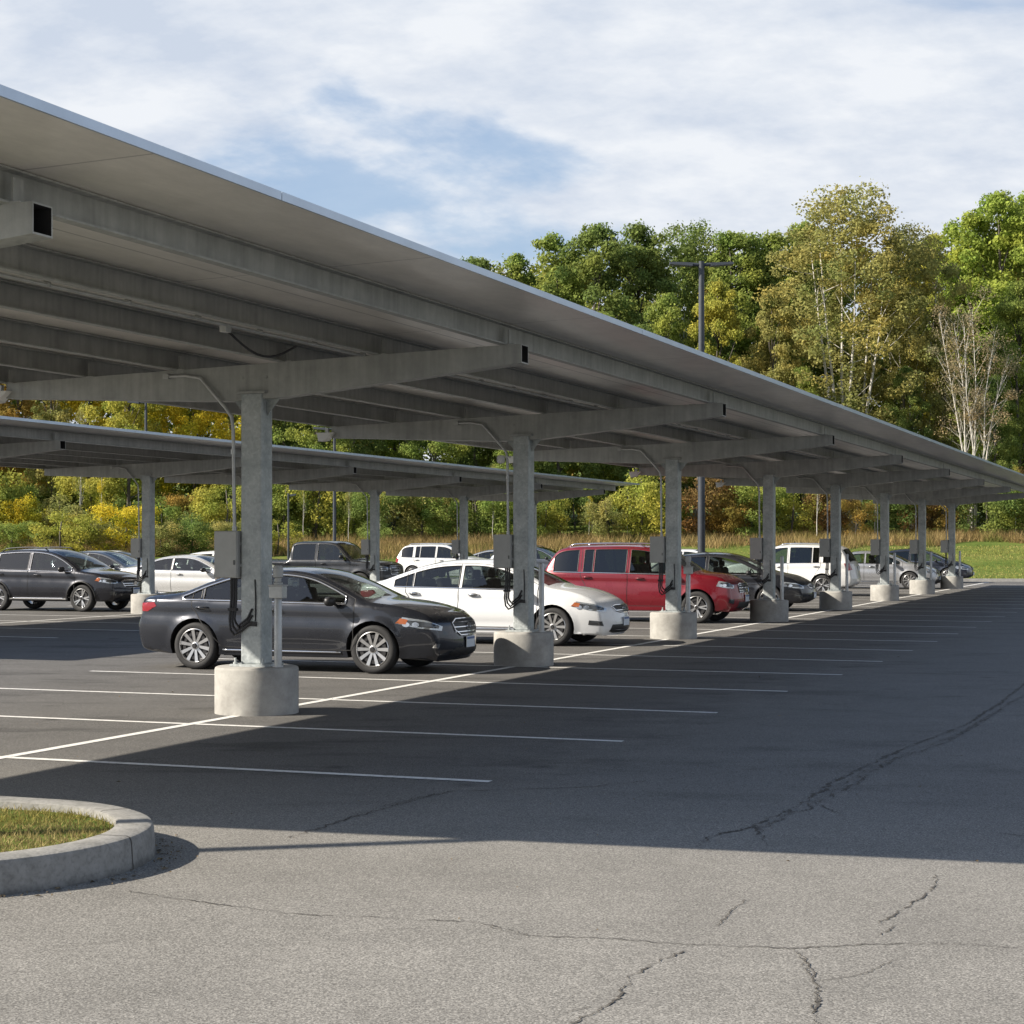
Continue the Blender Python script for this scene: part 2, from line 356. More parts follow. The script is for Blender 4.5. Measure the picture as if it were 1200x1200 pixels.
# painted bay lines
L = MB()
def strip(p, q, w=.1, z=.004, mb=None):
    p = Vector(p[:2]); q = Vector(q[:2]); t = (q-p).normalized(); n = Vector((-t.y, t.x))*w/2
    (mb or L).add([(*(p-n), z), (*(q-n), z), (*(q+n), z), (*(p+n), z)], [(0, 1, 2, 3)])
for k in range(27):
    u = -4.37+3.03*k
    ve = 4.4+min(.45, .1*k)
    if u > 68: break
    strip(site(u, -5.25), site(u, -.06), .1); strip(site(u, .06), site(u, ve), .1)
strip(site(-7.2, 0), site(70, 0), .11)
for k in range(22):
    u = -6+3.03*k
    strip(site(u, -21.2), site(u, -16.06), .1); strip(site(u, -15.94), site(u, -11), .1)
strip(site(-10, -16), site(58, -16), .11)
tag(L.build('parking_lines', LINE), kind='structure')

# cracks : thin irregular ribbons lying on the asphalt
ck = MB()
def gp(x, y): Y = F*1.8/(y-637); return Vector(((x-600)/F*Y, Y))
def crack(pts, w=.012, jit=.03, seed=1, z=.004, mn=.08):
    rr = random.Random(seed); w *= .42; jit *= .9; mn = max(mn, .22)
    P = [gp(*p) for p in pts]; Q = []
    for i in range(len(P)-1):
        n = max(2, int((P[i+1]-P[i]).length/.022))
        for k in range(n): Q.append(P[i].lerp(P[i+1], k/n))
    Q.append(P[-1])
    off = 0; vs = []; ww = w
    for i, q in enumerate(Q):
        t = (Q[min(i+1, len(Q)-1)]-Q[max(i-1, 0)]).normalized(); n = Vector((-t.y, t.x))
        off = off*.42+rr.uniform(-jit, jit)*.5; ww = max(w*mn, min(w*1.9, ww+rr.uniform(-w, w)*.75))
        c = q+n*off; vs += [(*(c-n*ww/2), z), (*(c+n*ww/2), z)]
    ck.add(vs, [(2*i, 2*i+1, 2*i+3, 2*i+2) for i in range(len(Q)-1)])
crack([(150, 1045), (230, 1057), (330, 1070), (450, 1076), (560, 1081), (620, 1096), (720, 1101), (800, 1107), (930, 1112), (1010, 1107), (1100, 1106), (1215, 1112)], .0135, .03, 2, mn=.42)
crack([(575, 1086), (600, 1094), (640, 1099)], .007, .03, 9)
crack([(1098, 1026), (1092, 1042), (1078, 1052), (1055, 1068), (1030, 1082)], .016, .03, 3)
crack([(1115, 1025), (1095, 1029)], .008, .02, 31)
crack([(1050, 1086), (1030, 1096)], .012, .02, 32)
crack([(932, 1113), (945, 1130), (955, 1147), (960, 1170), (955, 1190), (962, 1210)], .017, .03, 4)
crack([(936, 1116), (950, 1140), (962, 1160), (953, 1178), (964, 1205)], .008, .04, 41)
crack([(800, 1115), (770, 1128), (740, 1145), (725, 1172), (700, 1186), (670, 1200)], .015, .03, 5)
crack([(955, 1150), (1010, 1143), (1065, 1118)], .006, .02, 6)
crack([(950, 1168), (900, 1180), (850, 1187), (790, 1187)], .006, .02, 7)
crack([(875, 1055), (855, 1070), (842, 1085)], .009, .02, 8)
crack([(652, 1190), (690, 1180)], .006, .02, 12)
big = [(1215, 790), (1170, 826), (1130, 850), (1100, 862), (1060, 877), (1010, 900), (980, 915), (940, 942), (905, 958), (880, 970), (840, 978), (815, 992)]
crack(big, .035, .05, 10); crack([(x+5, y+5) for x, y in big[1:10]], .018, .08, 11)
crack([(1200, 815), (1150, 845), (1110, 870), (1040, 893), (1000, 920), (960, 940)], .02, .06, 13)
crack([(886, 970), (900, 992)], .025, .04, 14)
crack([(1060, 884), (1120, 886), (1210, 890)], .02, .03, 15)
crack([(955, 940), (990, 958), (1200, 980)], .014, .03, 16)
crack([(340, 982), (450, 945), (520, 928), (700, 922), (900, 900)], .018, .05, 17)
crack([(400, 962), (470, 942), (540, 925)], .02, .05, 18)
crack([(990, 785), (1100, 790), (1210, 793)], .03, .05, 19)
crack([(820, 800), (1000, 830), (1210, 835)], .014, .05, 20)
crack([(60, 905), (250, 880), (430, 872)], .015, .05, 21)
crack([(0, 1120), (160, 1100), (260, 1110)], .004, .03, 22)
tag(ck.build('asphalt_cracks', CRACK), kind='structure')

# ------------------------------------------------------------------ kerbed grass island, bottom left
isl = Vector((-3.32, 10.36)); rr0 = 1.27
def stadium(r, n=28, ln=9.0):
    ax = -V; side = Vector((-ax.y, ax.x)); out = []
    for k in range(n+1):
        an = -math.pi/2+math.pi*k/n
        out.append(isl-ax*math.cos(an)*r+side*math.sin(an)*r)
    far = isl+ax*ln
    for k in range(n+1):
        an = math.pi/2-math.pi*k/n
        out.append(far+ax*math.cos(an)*r+side*math.sin(an)*r)
    return out
island = tag(empty('kerb_island', (isl.x, isl.y, 0)), 'rounded grass island edged by pale concrete kerb in left foreground', 'traffic island')
kh = .185
prof = [(0, 0), (.012, kh-.03), (.022, kh-.008), (.045, kh), (.21, kh), (.225, kh-.006), (.23, kh-.08)]
rings = [stadium(rr0-q[0]) for q in prof]; npt = len(rings[0])
m_ = MB()
m_.v = [(p.x-isl.x, p.y-isl.y, prof[i][1]) for i, rg in enumerate(rings) for p in rg]
for i in range(len(prof)-1):
    for k in range(npt):
        m_.f.append((i*npt+k, i*npt+(k+1) % npt, (i+1)*npt+(k+1) % npt, (i+1)*npt+k)); m_.m.append(0)
m_.build('kerb', KERBC, island, smooth=True, sharp=40)
# kerb joints: dark thin slots
for k in (5, 13, 20, 26):
    j_ = MB(); ks = [rings[i][k] for i in range(len(prof)-1)]
    dirv = (ks[0]-ks[-1]).normalized(); sd = Vector((-dirv.y, dirv.x))*.004
    vs = []
    for i, q in enumerate(ks):
        o = q+dirv*.002
        for s_ in (-1, 1): vs.append((o.x+sd.x*s_-isl.x, o.y+sd.y*s_-isl.y, prof[i][1]+.002))
    j_.add(vs, [(2*i, 2*i+1, 2*i+3, 2*i+2) for i in range(len(ks)-1)])
    j_.build('kerb_joint', CRACK, island)
soil = MB(); rg = stadium(rr0-.22)
soil.v = [(p.x-isl.x, p.y-isl.y, kh-.05) for p in rg]; soil.f = [tuple(range(len(rg)))]; soil.m = [0]
soil.build('turf', LAWN, island)
def tri_field(name, mats, pts, hfun, w, seed, lean=.5):
    rs = np.random.RandomState(seed); n = len(pts)
    pts = np.array(pts, dtype=np.float32)
    h = hfun(rs, n); a = rs.uniform(0, 2*np.pi, n); la = rs.uniform(0, 2*np.pi, n); lm = rs.uniform(0, lean, n)*h
    dx_ = np.cos(a)*w; dy_ = np.sin(a)*w
    v = np.zeros((n, 3, 3), np.float32)
    v[:, 0] = pts; v[:, 1] = pts; v[:, 2] = pts
    v[:, 0, 0] -= dx_; v[:, 0, 1] -= dy_; v[:, 1, 0] += dx_; v[:, 1, 1] += dy_
    v[:, 2, 0] += np.cos(la)*lm; v[:, 2, 1] += np.sin(la)*lm; v[:, 2, 2] += h
    return raw_mesh(name, v.reshape(-1, 3), 3, mats)
def raw_mesh(name, verts, k, mats):
    nv = len(verts); nf = nv//k
    me = bpy.data.meshes.new(name)
    me.vertices.add(nv); me.vertices.foreach_set('co', np.ascontiguousarray(verts, np.float32).ravel())
    me.loops.add(nv); me.loops.foreach_set('vertex_index', np.arange(nv, dtype=np.int32))
    me.polygons.add(nf); me.polygons.foreach_set('loop_start', np.arange(0, nv, k, dtype=np.int32))
    me.materials.append(mats); me.update(calc_edges=True)
    return me
ax = -V; side = Vector((-ax.y, ax.x)); rs = np.random.RandomState(3)
gpts = []
while len(gpts) < 26000:
    s_, t_ = rs.uniform(-1.1, 3.2), rs.uniform(-1.06, 1.06)
    if s_ < 0 and s_*s_+t_*t_ > 1.12: continue
    dn = math.sin(s_*3.1+1)*math.sin(t_*4.3)+math.sin(s_*7+t_*5)*.6
    if dn < -.9 and rs.rand() < .8: continue
    p = isl+ax*s_+side*t_; gpts.append((p.x, p.y, kh-.055))
me = tri_field('island_grass', GRASSB, gpts, lambda r, n: r.uniform(.012, .05, n), .004, 5, 1.6)
o = bpy.data.objects.new('island_grass', me); C.objects.link(o); tag(o, 'short patchy turf growing on the kerbed island', 'grass', kind='stuff')

# grit, leaves and litter in the gutter and over the asphalt : too many to count
rs = np.random.RandomState(12); lt = []
for k in range(520):
    if k < 260:
        an = rs.uniform(-1.6, 1.6); q = rr0+abs(rs.normal())*.10+.012; p = isl+V*math.cos(an)*q+side*math.sin(an)*q
    elif k < 360: p = isl-V*rs.uniform(0, 3)+side*(rr0+abs(rs.normal())*.1+.012)*(-1 if k % 2 else 1)
    else: p = Vector((rs.uniform(-5, 7), rs.uniform(8.2, 30)))
    s_ = rs.uniform(.003, .011) if k % 6 else rs.uniform(.012, .026); a = rs.uniform(0, 6.28)
    for sg in range(1):
        c_, sn = math.cos(a)*s_, math.sin(a)*s_; zt = .005+rs.uniform(0, .008)
        lt += [(p.x-c_, p.y-sn, .005), (p.x+sn*.6, p.y-c_*.6, zt), (p.x+c_, p.y+sn, .006), (p.x-sn*.6, p.y+c_*.6, zt+.003)]
me = raw_mesh('gutter_litter', np.array(lt, np.float32), 4, leafmat('litter', (.1, .1, .05), var=.6, trans=0, hue=[(.3, (.10, .07, .04)), (.5, (.20, .14, .07)), (.7, (.16, .15, .13))]))
o = bpy.data.objects.new('gutter_litter', me); C.objects.link(o); tag(o, 'grit and dead leaves scattered along the kerb and lot', 'litter', kind='stuff')

# ------------------------------------------------------------------ canopies (local x = across the row, local y = along the row)
def arm_top(v): return 3.70+.033*v
def build_canopy(root, us, y0f, y0b, y1, lift=0, sheen=True):
    # arms and columns
    for i, u in enumerate(us):
        c_ = MB(); b = .25
        h = 3.40+lift
        c_.box((0, u, (.5+h)/2+.01), (b, b, h-.52)); c_.build('column', GALV, root, bevel=.018)
        bp = MB(); bp.box((0, u, .512), (.42, .42, .024))
        for sx_ in (-1, 1):
            for sy_ in (-1, 1):
                bp.lathe([(0, .59), (.012, .59), (.012, .545), (.024, .545), (.024, .52)], (sx_*.165, u+sy_*.165, 0), n=8)
        bp.build('base_plate', GALV, root)
        pd = MB(); pr = .445
        pd.lathe([(pr, -.01), (pr, .05), (pr, .25), (pr, .465), (pr-.008, .487), (pr-.03, .497), (pr-.2, .499), (0, .50)], (0, u, 0), n=48)
        pd.build('pedestal', CONC, root, smooth=True, sharp=50)
        # tapered hollow arm
        st = [(-3.12, .17), (-.75, .34), (-.3, .37), (.3, .37), (.75, .34), (3.05, .19)]
        am = MB(); w = .10
        vs = []
        for x, dep in st:
            zt = arm_top(x)+lift
            vs += [(x, u-w, zt), (x, u+w, zt), (x, u+w, zt-dep), (x, u-w, zt-dep)]
        fs = []
        for k in range(len(st)-1):
            for q in range(4):
                fs.append((k*4+q, k*4+(q+1) % 4, k*4+4+(q+1) % 4, k*4+4+q))
        fs.append((3, 2, 1, 0)[::-1]); am.add(vs, fs)
        # open front end: a rim and a dark recess
        e = (len(st)-1)*4; x, dep = st[-1]; zt = arm_top(x)+lift; t_ = .012; n0 = len(am.v)
        am.v += [(x, u-w+t_, zt-t_), (x, u+w-t_, zt-t_), (x, u+w-t_, zt-dep+t_), (x, u-w+t_, zt-dep+t_), (x-.5, u-w+t_, zt-t_), (x-.5, u+w-t_, zt-t_), (x-.5, u+w-t_, zt-dep+t_), (x-.5, u-w+t_, zt-dep+t_)]
        for q in range(4):
            q2 = (q+1) % 4
            am.f += [(e+q, e+q2, n0+q2, n0+q), (n0+q, n0+q2, n0+4+q2, n0+4+q)]; am.m += [0, 1]
        am.f.append((n0+4, n0+5, n0+6, n0+7)); am.m.append(1)
        am.build('arm', [BEAM, DARKHOLE], root)
        for sx_ in (-1, 1):
            gs = MB(); x0_ = sx_*.125; gs.add([(x0_, u-.006, h-.02), (x0_+sx_*.20, u-.006, h-.01), (x0_, u-.006, h-.24), (x0_, u+.006, h-.02), (x0_+sx_*.20, u+.006, h-.01), (x0_, u+.006, h-.24)], [(0, 1, 2), (5, 4, 3), (0, 2, 5, 3), (1, 4, 5, 2), (0, 3, 4, 1)])
            gs.build('gusset', GALV, root)
        cp = MB(); cp.box((0, u, h+.0), (.36, .32, .024)); 
        for sx_ in (-.05, .07): cp.lathe([(0, -.012), (.016, -.012), (.016, 0)], (sx_*2.4, u-.1, 3.56+lift), axis='y', n=8)
        cp.build('cap_plate', BEAM, root)
        # small cleats where the purlins bolt on
        for pv in PV:
            cl_ = MB(); zt = arm_top(pv)+lift
            cl_.box((pv+.06, u-.05, zt+.08), (.012, .10, .15)); cl_.box((pv+.06, u-.08, zt+.006), (.12, .06, .012))
            cl_.build('cleat', BEAM, root)
    # purlins
    for pv in PV:
        zb = arm_top(pv)+lift+.002; dep = .215
        p = MB()
        pf = [(-.04, 0), (.045, 0), (.045, .014), (-.026, .014), (-.026, dep-.014), (.045, dep-.014), (.045, dep), (-.04, dep)]
        p.sweep(pf[::-1], (pv, y0(pv, y0f, y0b)+.15, zb), (pv, y1-.15, zb))
        p.build('purlin', BEAM, root)
    # roof : deck slab, glass on top, fascia along the edges
    va, vb = -4.0, 3.80; t_ = .045
    def zd(v): return 3.92+.033*v+lift
    rf = MB(); ya, yb_ = y0f, y0b
    rf.add([(va, yb_, zd(va)), (vb, ya, zd(vb)), (vb, y1, zd(vb)), (va, y1, zd(va)), (va, yb_, zd(va)+t_), (vb, ya, zd(vb)+t_), (vb, y1, zd(vb)+t_), (va, y1, zd(va)+t_)],
           [(0, 3, 2, 1)], 0)
    rf.add([(va, yb_, zd(va)+t_), (vb, ya, zd(vb)+t_), (vb, y1, zd(vb)+t_), (va, y1, zd(va)+t_)], [(0, 1, 2, 3)], 1)
    rf.build('roof_deck', [DECK, PANELTOP], root)
    fa = MB(); ft = .018
    L_ = y1-ya; nseg = max(1, int(L_/8.13)); 
    for k in range(nseg+1):
        a0 = -9.6+k*8.13 if us[0] < 0 else ya+k*8.13
        s0 = max(ya, a0-8.13 if k == 0 else a0-8.13); 
    cuts = [ya]+[q for q in [-6.6+8.13*k for k in range(-1, 12)] if ya+.5 < q < y1-.5]+[y1]
    for s0, s1 in zip(cuts[:-1], cuts[1:]):
        fa.add(*boxvf((vb, s0+.004, zd(vb)-.006), (vb+ft, s1-.004, zd(vb)+t_+.006)))
        fa.add(*boxvf((va-ft, s0+(yb_-ya if s0 == ya else 0)+.004, zd(va)-.006), (va, s1-.004, zd(va)+t_+.006)))
    fa.add([(va, yb_-ft, zd(va)-.006), (vb, ya-ft, zd(vb)-.006), (vb, ya, zd(vb)-.006), (va, yb_, zd(va)-.006), (va, yb_-ft, zd(va)+t_+.006), (vb, ya-ft, zd(vb)+t_+.006), (vb, ya, zd(vb)+t_+.006), (va, yb_, zd(va)+t_+.006)],
           [(0, 3, 2, 1), (4, 5, 6, 7), (0, 1, 5, 4), (2, 3, 7, 6), (1, 2, 6, 5), (3, 0, 4, 7)])
    fa.add([(va, y1, zd(va)-.006), (vb, y1, zd(vb)-.006), (vb, y1+ft, zd(vb)-.006), (va, y1+ft, zd(va)-.006), (va, y1, zd(va)+t_+.006), (vb, y1, zd(vb)+t_+.006), (vb, y1+ft, zd(vb)+t_+.006), (va, y1+ft, zd(va)+t_+.006)],
           [(0, 3, 2, 1), (4, 5, 6, 7), (0, 1, 5, 4), (2, 3, 7, 6), (1, 2, 6, 5), (3, 0, 4, 7)])
    fa.build('fascia', FASCIA, root)
def boxvf(a, b):
    x0, y0_, z0 = a; x1, y1_, z1 = b
    return ([(x, y, z) for x in (x0, x1) for y in (y0_, y1_) for z in (z0, z1)], [(0, 1, 3, 2), (4, 6, 7, 5), (0, 4, 5, 1), (2, 3, 7, 6), (0, 2, 6, 4), (1, 5, 7, 3)])
def y0(v, f, b): return b+(f-b)*(v+4)/7.95
PV = [2.85, 1.45, .35, -.95, -2.1, -3.15]
S = 8.13
can1 = tag(empty('parking_canopy', (P1.x, P1.y, 0), -TH), 'large galvanised steel parking canopy over the near row of cars', 'parking canopy', 'parking canopies')
build_canopy(can1, [S*k for k in range(-1, 8)], -9.98, -10.55, 60.3)  # unseen near roof end is cut askew to slant its ground shadow
# runs of conduit below the second purlin and a loose cable loop
cd = MB(); zc = arm_top(1.45)-.02
cd.tube([(1.30, -9.4, zc+.02), (1.30, 6, zc+.02), (1.30, 30, zc+.02)], .016, 8)
for yy in np.arange(-8.9, 20, 1.1): cd.box((1.30, yy, zc+.03), (.05, .025, .045))
cd.build('conduit_run', STEEL, can1, smooth=True)
cb = MB(); cb.box((1.28, -2.9, zc-.01), (.07, .10, .07)); cb.build('junction_box', STEEL, can1, bevel=.006)
cb = MB(); cb.tube([(1.28, -2.85+1.3*t/10, zc-.03-.16*math.sin(math.pi*t/10)) for t in range(11)], .012, 6); cb.build('loose_cable', CABLE, can1, smooth=True)

Q1Y = 47.05; q0 = Vector((.376*Q1Y-27.09, Q1Y))
can2 = tag(empty('parking_canopy', (q0.x, q0.y, 0), -TH), 'farther grey parking canopy seen beneath and beyond the near one', 'parking canopy', 'parking canopies')
QU = [(y-Q1Y)/.9361 for y in (32.0, 39.4, 47.05, 52.6, 59.9, 67.1, 74.0)]
build_canopy(can2, QU, -20.5, -20.5, (74.5+1.4-Q1Y)/.9361+.3, lift=.17)

# electrical boxes with conduit and cables; each hangs on one column
def make_box(o, u, lift=0, label='', loopy=True):
    b = tag(empty('electrical_box', (*site(u, 0, 0, o).xy, 0), -TH), label, 'electrical box', 'electrical boxes on the canopy columns')
    m = MB(); m.box((-.275, -.08, 1.685), (.28, .20, .50)); m.build('cabinet', BOXM, b, bevel=.008)
    m = MB(); m.box((-.275, -.1845, 1.685), (.265, .013, .485)); m.build('cabinet_door', BOXM, b, bevel=.004)
    m = MB(); m.box((-.165, -.196, 1.60), (.018, .012, .05)); m.build('latch', BOXD, b, bevel=.003)
    for zz in (1.80, 1.57):
        m = MB(); m.box((-.13, -.09, zz), (.06, .05, .035)); m.build('bracket', GALV, b)
    z1 = 3.60+lift
    m = MB(); m.tube([(-1.02, -.125, z1), (-.80, -.13, z1+.005), (-.60, -.14, z1-.03), (-.29, -.15, z1-.36), (-.215, -.15, z1-.46), (-.20, -.15, z1-.6), (-.20, -.12, 1.935)], .019, 10)
    m.lathe([(.026, 0), (.026, .05)], (-.20, -.12, 1.935), n=10); m.lathe([(.026, 0), (.026, .05)], (-.20, -.15, 2.75), n=10)
    m.box((-1.03, -.125, z1), (.07, .05, .05)); m.build('conduit', STEEL, b, smooth=True, sharp=40)
    m = MB()
    for q in range(3):
        x = -.24+.03*q; bb = .83+.04*q
        m.tube([(x, -.12, 1.44), (x+.005, -.13, 1.2), (x-.01, -.14, 1.0), (x+.01, -.15, bb+.05), (x+.06, -.16, bb), (-.12, -.15, bb+.03), (-.03, -.14, bb+.10), (.02, -.135, bb+.14+.03*q)], .013, 6)
    m.box((-.215, -.13, 1.1), (.10, .05, .03)); m.build('cable', CABLE, b, smooth=True, sharp=40)
    m = MB(); m.tube([(.05, -.132, 1.42), (.06, -.134, 1.2), (.055, -.132, .98)], .007, 6); m.box((.03, -.13, .95), (.08, .025, .05)); m.build('earth_wire', CABLE, b)
    return b
ordn = ['nearest', 'second', 'third', 'fourth', 'fifth', 'sixth', 'seventh', 'eighth']
near_lab = ['grey electrical box on the nearest column, beside the charcoal sedan', 'grey electrical box on the second column, over the white sedan',
            'grey electrical box on the third column, against the red SUV', 'grey electrical box on the fourth column, before the dark hatchback',
            'grey electrical box on the fifth column, before the white SUV tail', 'grey electrical box on the sixth column, before the silver sedan',
            'grey electrical box on the seventh column of the near canopy', 'grey electrical box on the farthest column of the near canopy']
for k in range(8): make_box(P1, S*k, 0, near_lab[k])
far_lab = {2: 'grey electrical box on the far canopy column by the dark crossover', 3: 'grey electrical box on the far canopy column behind the nearest column', 4: 'grey electrical box on the far canopy column by the black pickup',
           5: 'grey electrical box on the far canopy column behind the white sedan roof', 6: 'grey electrical box on the last column of the far canopy'}
for k, l in far_lab.items(): make_box(q0, QU[k], .17, l)
# posts standing on the pedestals
for k in range(8):
    where = ['nearest', 'second', 'third', 'fourth', 'fifth', 'sixth', 'seventh', 'farthest'][k]
    lab = 'slim steel post with %s on the %s concrete pedestal' % ('a meter head' if k in (0, 2) else 'a rounded cap', where)
    b = tag(empty('steel_post', (*site(S*k-.14, .33).xy, .5), -TH), lab, 'post', 'posts on the pedestals')
    top = .72 if k in (0, 2) else 1.0
    m = MB(); m.lathe([(.042, 0), (.042, top), (.034, top+.012), (0, top+.016)], n=16); m.lathe([(.06, 0), (.06, .012), (.036, .012)], n=16)
    m.build('tube', STEEL, b, smooth=True, sharp=40)
    if k in (0, 2):
        m = MB(); m.box((0, 0, top+.07), (.16, .11, .13)); m.box((0, 0, top+.14), (.18, .13, .016)); m.build('meter_box', STEEL, b, bevel=.008)
        m = MB(); m.lathe([(.05, 0), (.05, .02), (.035, .03), (.035, .07), (.055, .08), (.055, .17), (.04, .20), (0, .205)], (0, 0, top+.148), n=16); m.build('meter_head', BOXM, b, smooth=True, sharp=40)
# small floodlights at the back ends of the arms
for k, u in enumerate([0, S, 2*S, 3*S, 4*S]):
    where = ['nearest', 'second', 'third', 'fourth', 'fifth'][k]
    b = tag(empty('flood_light', (*site(u-.12, -3.2).xy, arm_top(-3.2)-.16), -TH), 'small white floodlight under the back end of the %s canopy arm' % where, 'floodlight', 'floodlights on the arms')
    m = MB(); m.add([(-.13, -.08, .07), (.16, -.08, .07), (.16, .08, .07), (-.13, .08, .07), (-.10, -.08, -.06), (.02, -.08, -.05), (.02, .08, -.05), (-.10, .08, -.06)],
                    [(0, 3, 2, 1)[::-1], (4, 5, 6, 7)[::-1], (0, 1, 5, 4), (1, 2, 6, 5), (2, 3, 7, 6), (3, 0, 4, 7)]); m.build('lamp_housing', WHITEP, b, bevel=.01)
    m = MB(); m.box((.02, 0, .10), (.05, .05, .08)); m.build('bracket', STEEL, b)
# white dome lamp by the second column
b = tag(empty('dome_light', (*site(S-.16, -.30).xy, 3.05), -TH), 'little white dome lamp on the conduit of the second column', 'lamp')
m = MB(); m.lathe([(.0, .06), (.05, .055), (.06, .02), (.06, -.03), (.045, -.06), (0, -.07)], n=16); m.build('dome', WHITEP, b, smooth=True)
m = MB(); m.box((.1, 0, .03), (.1, .03, .02)); m.build('bracket', STEEL, b)

# ------------------------------------------------------------------ lamp posts
def lamp_post(x, y, h, r, label, heads=2, base=True, ang=0, arm=.35, hl=.62):
    z0 = max(0, height(x, y)-.03)
    b = tag(empty('street_lamp', (x, y, z0), ang), label, 'lamp post', 'lamp posts round the car park')
    m = MB(); m.tube([(0, 0, .4 if base else 0), (0, 0, h*.5), (0, 0, h)], [r, r*.85, r*.7], 12); m.build('pole', POLE, b, smooth=True, sharp=40)
    if base:
        m = MB(); m.lathe([(.28, -.02), (.28, .6), (.26, .63), (0, .64)], n=24); m.build('concrete_base', CONC, b, smooth=True, sharp=40)
    for s_ in ([-1, 1] if heads == 2 else [1]):
        m = MB(); m.tube([(0, 0, h-.12), (s_*arm, 0, h-.10)], r*.45, 8)
        m.add([(s_*arm, -.17, h-.06), (s_*(arm+hl), -.15, h-.03), (s_*(arm+hl), .15, h-.03), (s_*arm, .17, h-.06), (s_*arm, -.19, h-.17), (s_*(arm+hl), -.17, h-.11), (s_*(arm+hl), .17, h-.11), (s_*arm, .19, h-.17)],
              [(0, 1, 2, 3), (7, 6, 5, 4), (0, 4, 5, 1), (1, 5, 6, 2), (2, 6, 7, 3), (3, 7, 4, 0)])
        m.build('lamp_head', POLE, b)
lamp_post(px(822, Y=60), 60, 11.1, .13, 'tall dark twin-headed lamp post rising above the canopy roof', arm=.3, hl=.75)
lamp_post(px(392, Y=84), 84, 7.2, .09, 'slim dark lamp post above the black pickup', base=False)
lamp_post(px(338, Y=96), 96, 4.4, .07, 'short grey post against the trees behind the nearest column', heads=1, base=False, arm=.1, hl=.3)
lamp_post(px(171, Y=98), 98, 9.4, .10, 'slim grey lamp post rising behind the far canopy at left', base=False)
lamp_post(-8.7, 9.10, 10.5, .085, 'lamp post just outside the left of the picture, casting the thin shadow stripe', base=True, ang=R(70))

# ------------------------------------------------------------------ cars
def glassmat(name, tint, mixv=.1):
    m = bpy.data.materials.new(name); m.use_nodes = True; t = m.node_tree; t.nodes.clear()
    fr = N(t, 'ShaderNodeFresnel', i_IOR=1.5); tr = N(t, 'ShaderNodeBsdfTransparent'); tr.inputs[0].default_value = (*tint, 1)
    gl = N(t, 'ShaderNodeBsdfGlossy', i_Roughness=.02); gl.inputs[0].default_value = (.9, .93, .95, 1)
    ad = N(t, 'ShaderNodeMath', operation='MULTIPLY_ADD', i_1=.95, i_2=.03, use_clamp=True); t.links.new(fr.outputs[0], ad.inputs[0])
    mx = N(t, 'ShaderNodeMixShader'); t.links.new(ad.outputs[0], mx.inputs[0]); t.links.new(tr.outputs[0], mx.inputs[1]); t.links.new(gl.outputs[0], mx.inputs[2])
    o = N(t, 'ShaderNodeOutputMaterial'); t.links.new(mx.outputs[0], o.inputs[0]); return m
GLASS = glassmat('car_glass', (.50, .56, .53)); PRIV = glassmat('privacy_glass', (.10, .115, .12))
RUB = mat('tyre_rubber', (.022, .022, .023), .75, var=(8, .25)); RIM = mat('alloy', (.60, .60, .60), .28, .85)
RIMD = mat('brake_dark', (.03, .03, .032), .5, .3); TRIMB = mat('black_plastic', (.02, .02, .021), .45)
CHROME = mat('chrome', (.75, .76, .78), .12, 1.0); SEAM = mat('panel_gap', (.008, .008, .009), .7)
SEATM = mat('seat_fabric', (.10, .09, .08), .85); REDL = mat('red_lens', (.26, .008, .016), .12, coat=1); AMBER = mat('amber_lens', (.38, .10, .02), .15, coat=1)
HLENS = mat('headlamp_glass', (.42, .46, .50), .10, .55, coat=1); PLATEM = mat('plate_white', (.62, .68, .74), .4); PLATEB = mat('plate_blue', (.05, .12, .32), .4)
HDARK = mat('headlamp_dark', (.05, .055, .06), .15, .3, coat=1)
def paint(name, col, metal=.35):
    def nn(t, b, tcn):                           # thin dust film low on the body
        n = N(t, 'ShaderNodeTexNoise', i_Scale=3.0, i_Detail=6.0); t.links.new(tcn.outputs['Object'], n.inputs['Vector'])
        t.links.new(ramp(t, n.outputs[0], [(.35, .24), (.7, .36)]), b.inputs['Roughness'])
    return mat('paint_'+name, col, .3, metal, coat=.9, nodes=nn, coatrough=.04)
def catmull(pts, step=.04):
    P = [Vector(p) for p in pts]; P = [P[0]*2-P[1]]+P+[P[-1]*2-P[-2]]; out = []
    for i in range(1, len(P)-2):
        p0, p1, p2, p3 = P[i-1:i+3]
        t0 = 0; t1 = t0+max(1e-4, (p1-p0).length)**.5; t2 = t1+max(1e-4, (p2-p1).length)**.5; t3 = t2+max(1e-4, (p3-p2).length)**.5
        n = max(1, round((p2-p1).length/step))
        for k in range(n):
            t = t1+(t2-t1)*k/n
            a1 = p0*((t1-t)/(t1-t0))+p1*((t-t0)/(t1-t0)); a2 = p1*((t2-t)/(t2-t1))+p2*((t-t1)/(t2-t1)); a3 = p2*((t3-t)/(t3-t2))+p3*((t-t2)/(t3-t2))
            b1 = a1*((t2-t)/(t2-t0))+a2*((t-t0)/(t2-t0)); b2 = a2*((t3-t)/(t3-t1))+a3*((t-t1)/(t3-t1))
            out.append(b1*((t2-t)/(t2-t1))+b2*((t-t1)/(t2-t1)))
    out.append(P[-2]); return out
def inpoly(p, poly):
    x, y = p; c = False; j = len(poly)-1
    for i in range(len(poly)):
        xi, yi = poly[i]; xj, yj = poly[j]
        if (yi > y) != (yj > y) and x < (xj-xi)*(y-yi)/(yj-yi)+xi: c = not c
        j = i
    return c
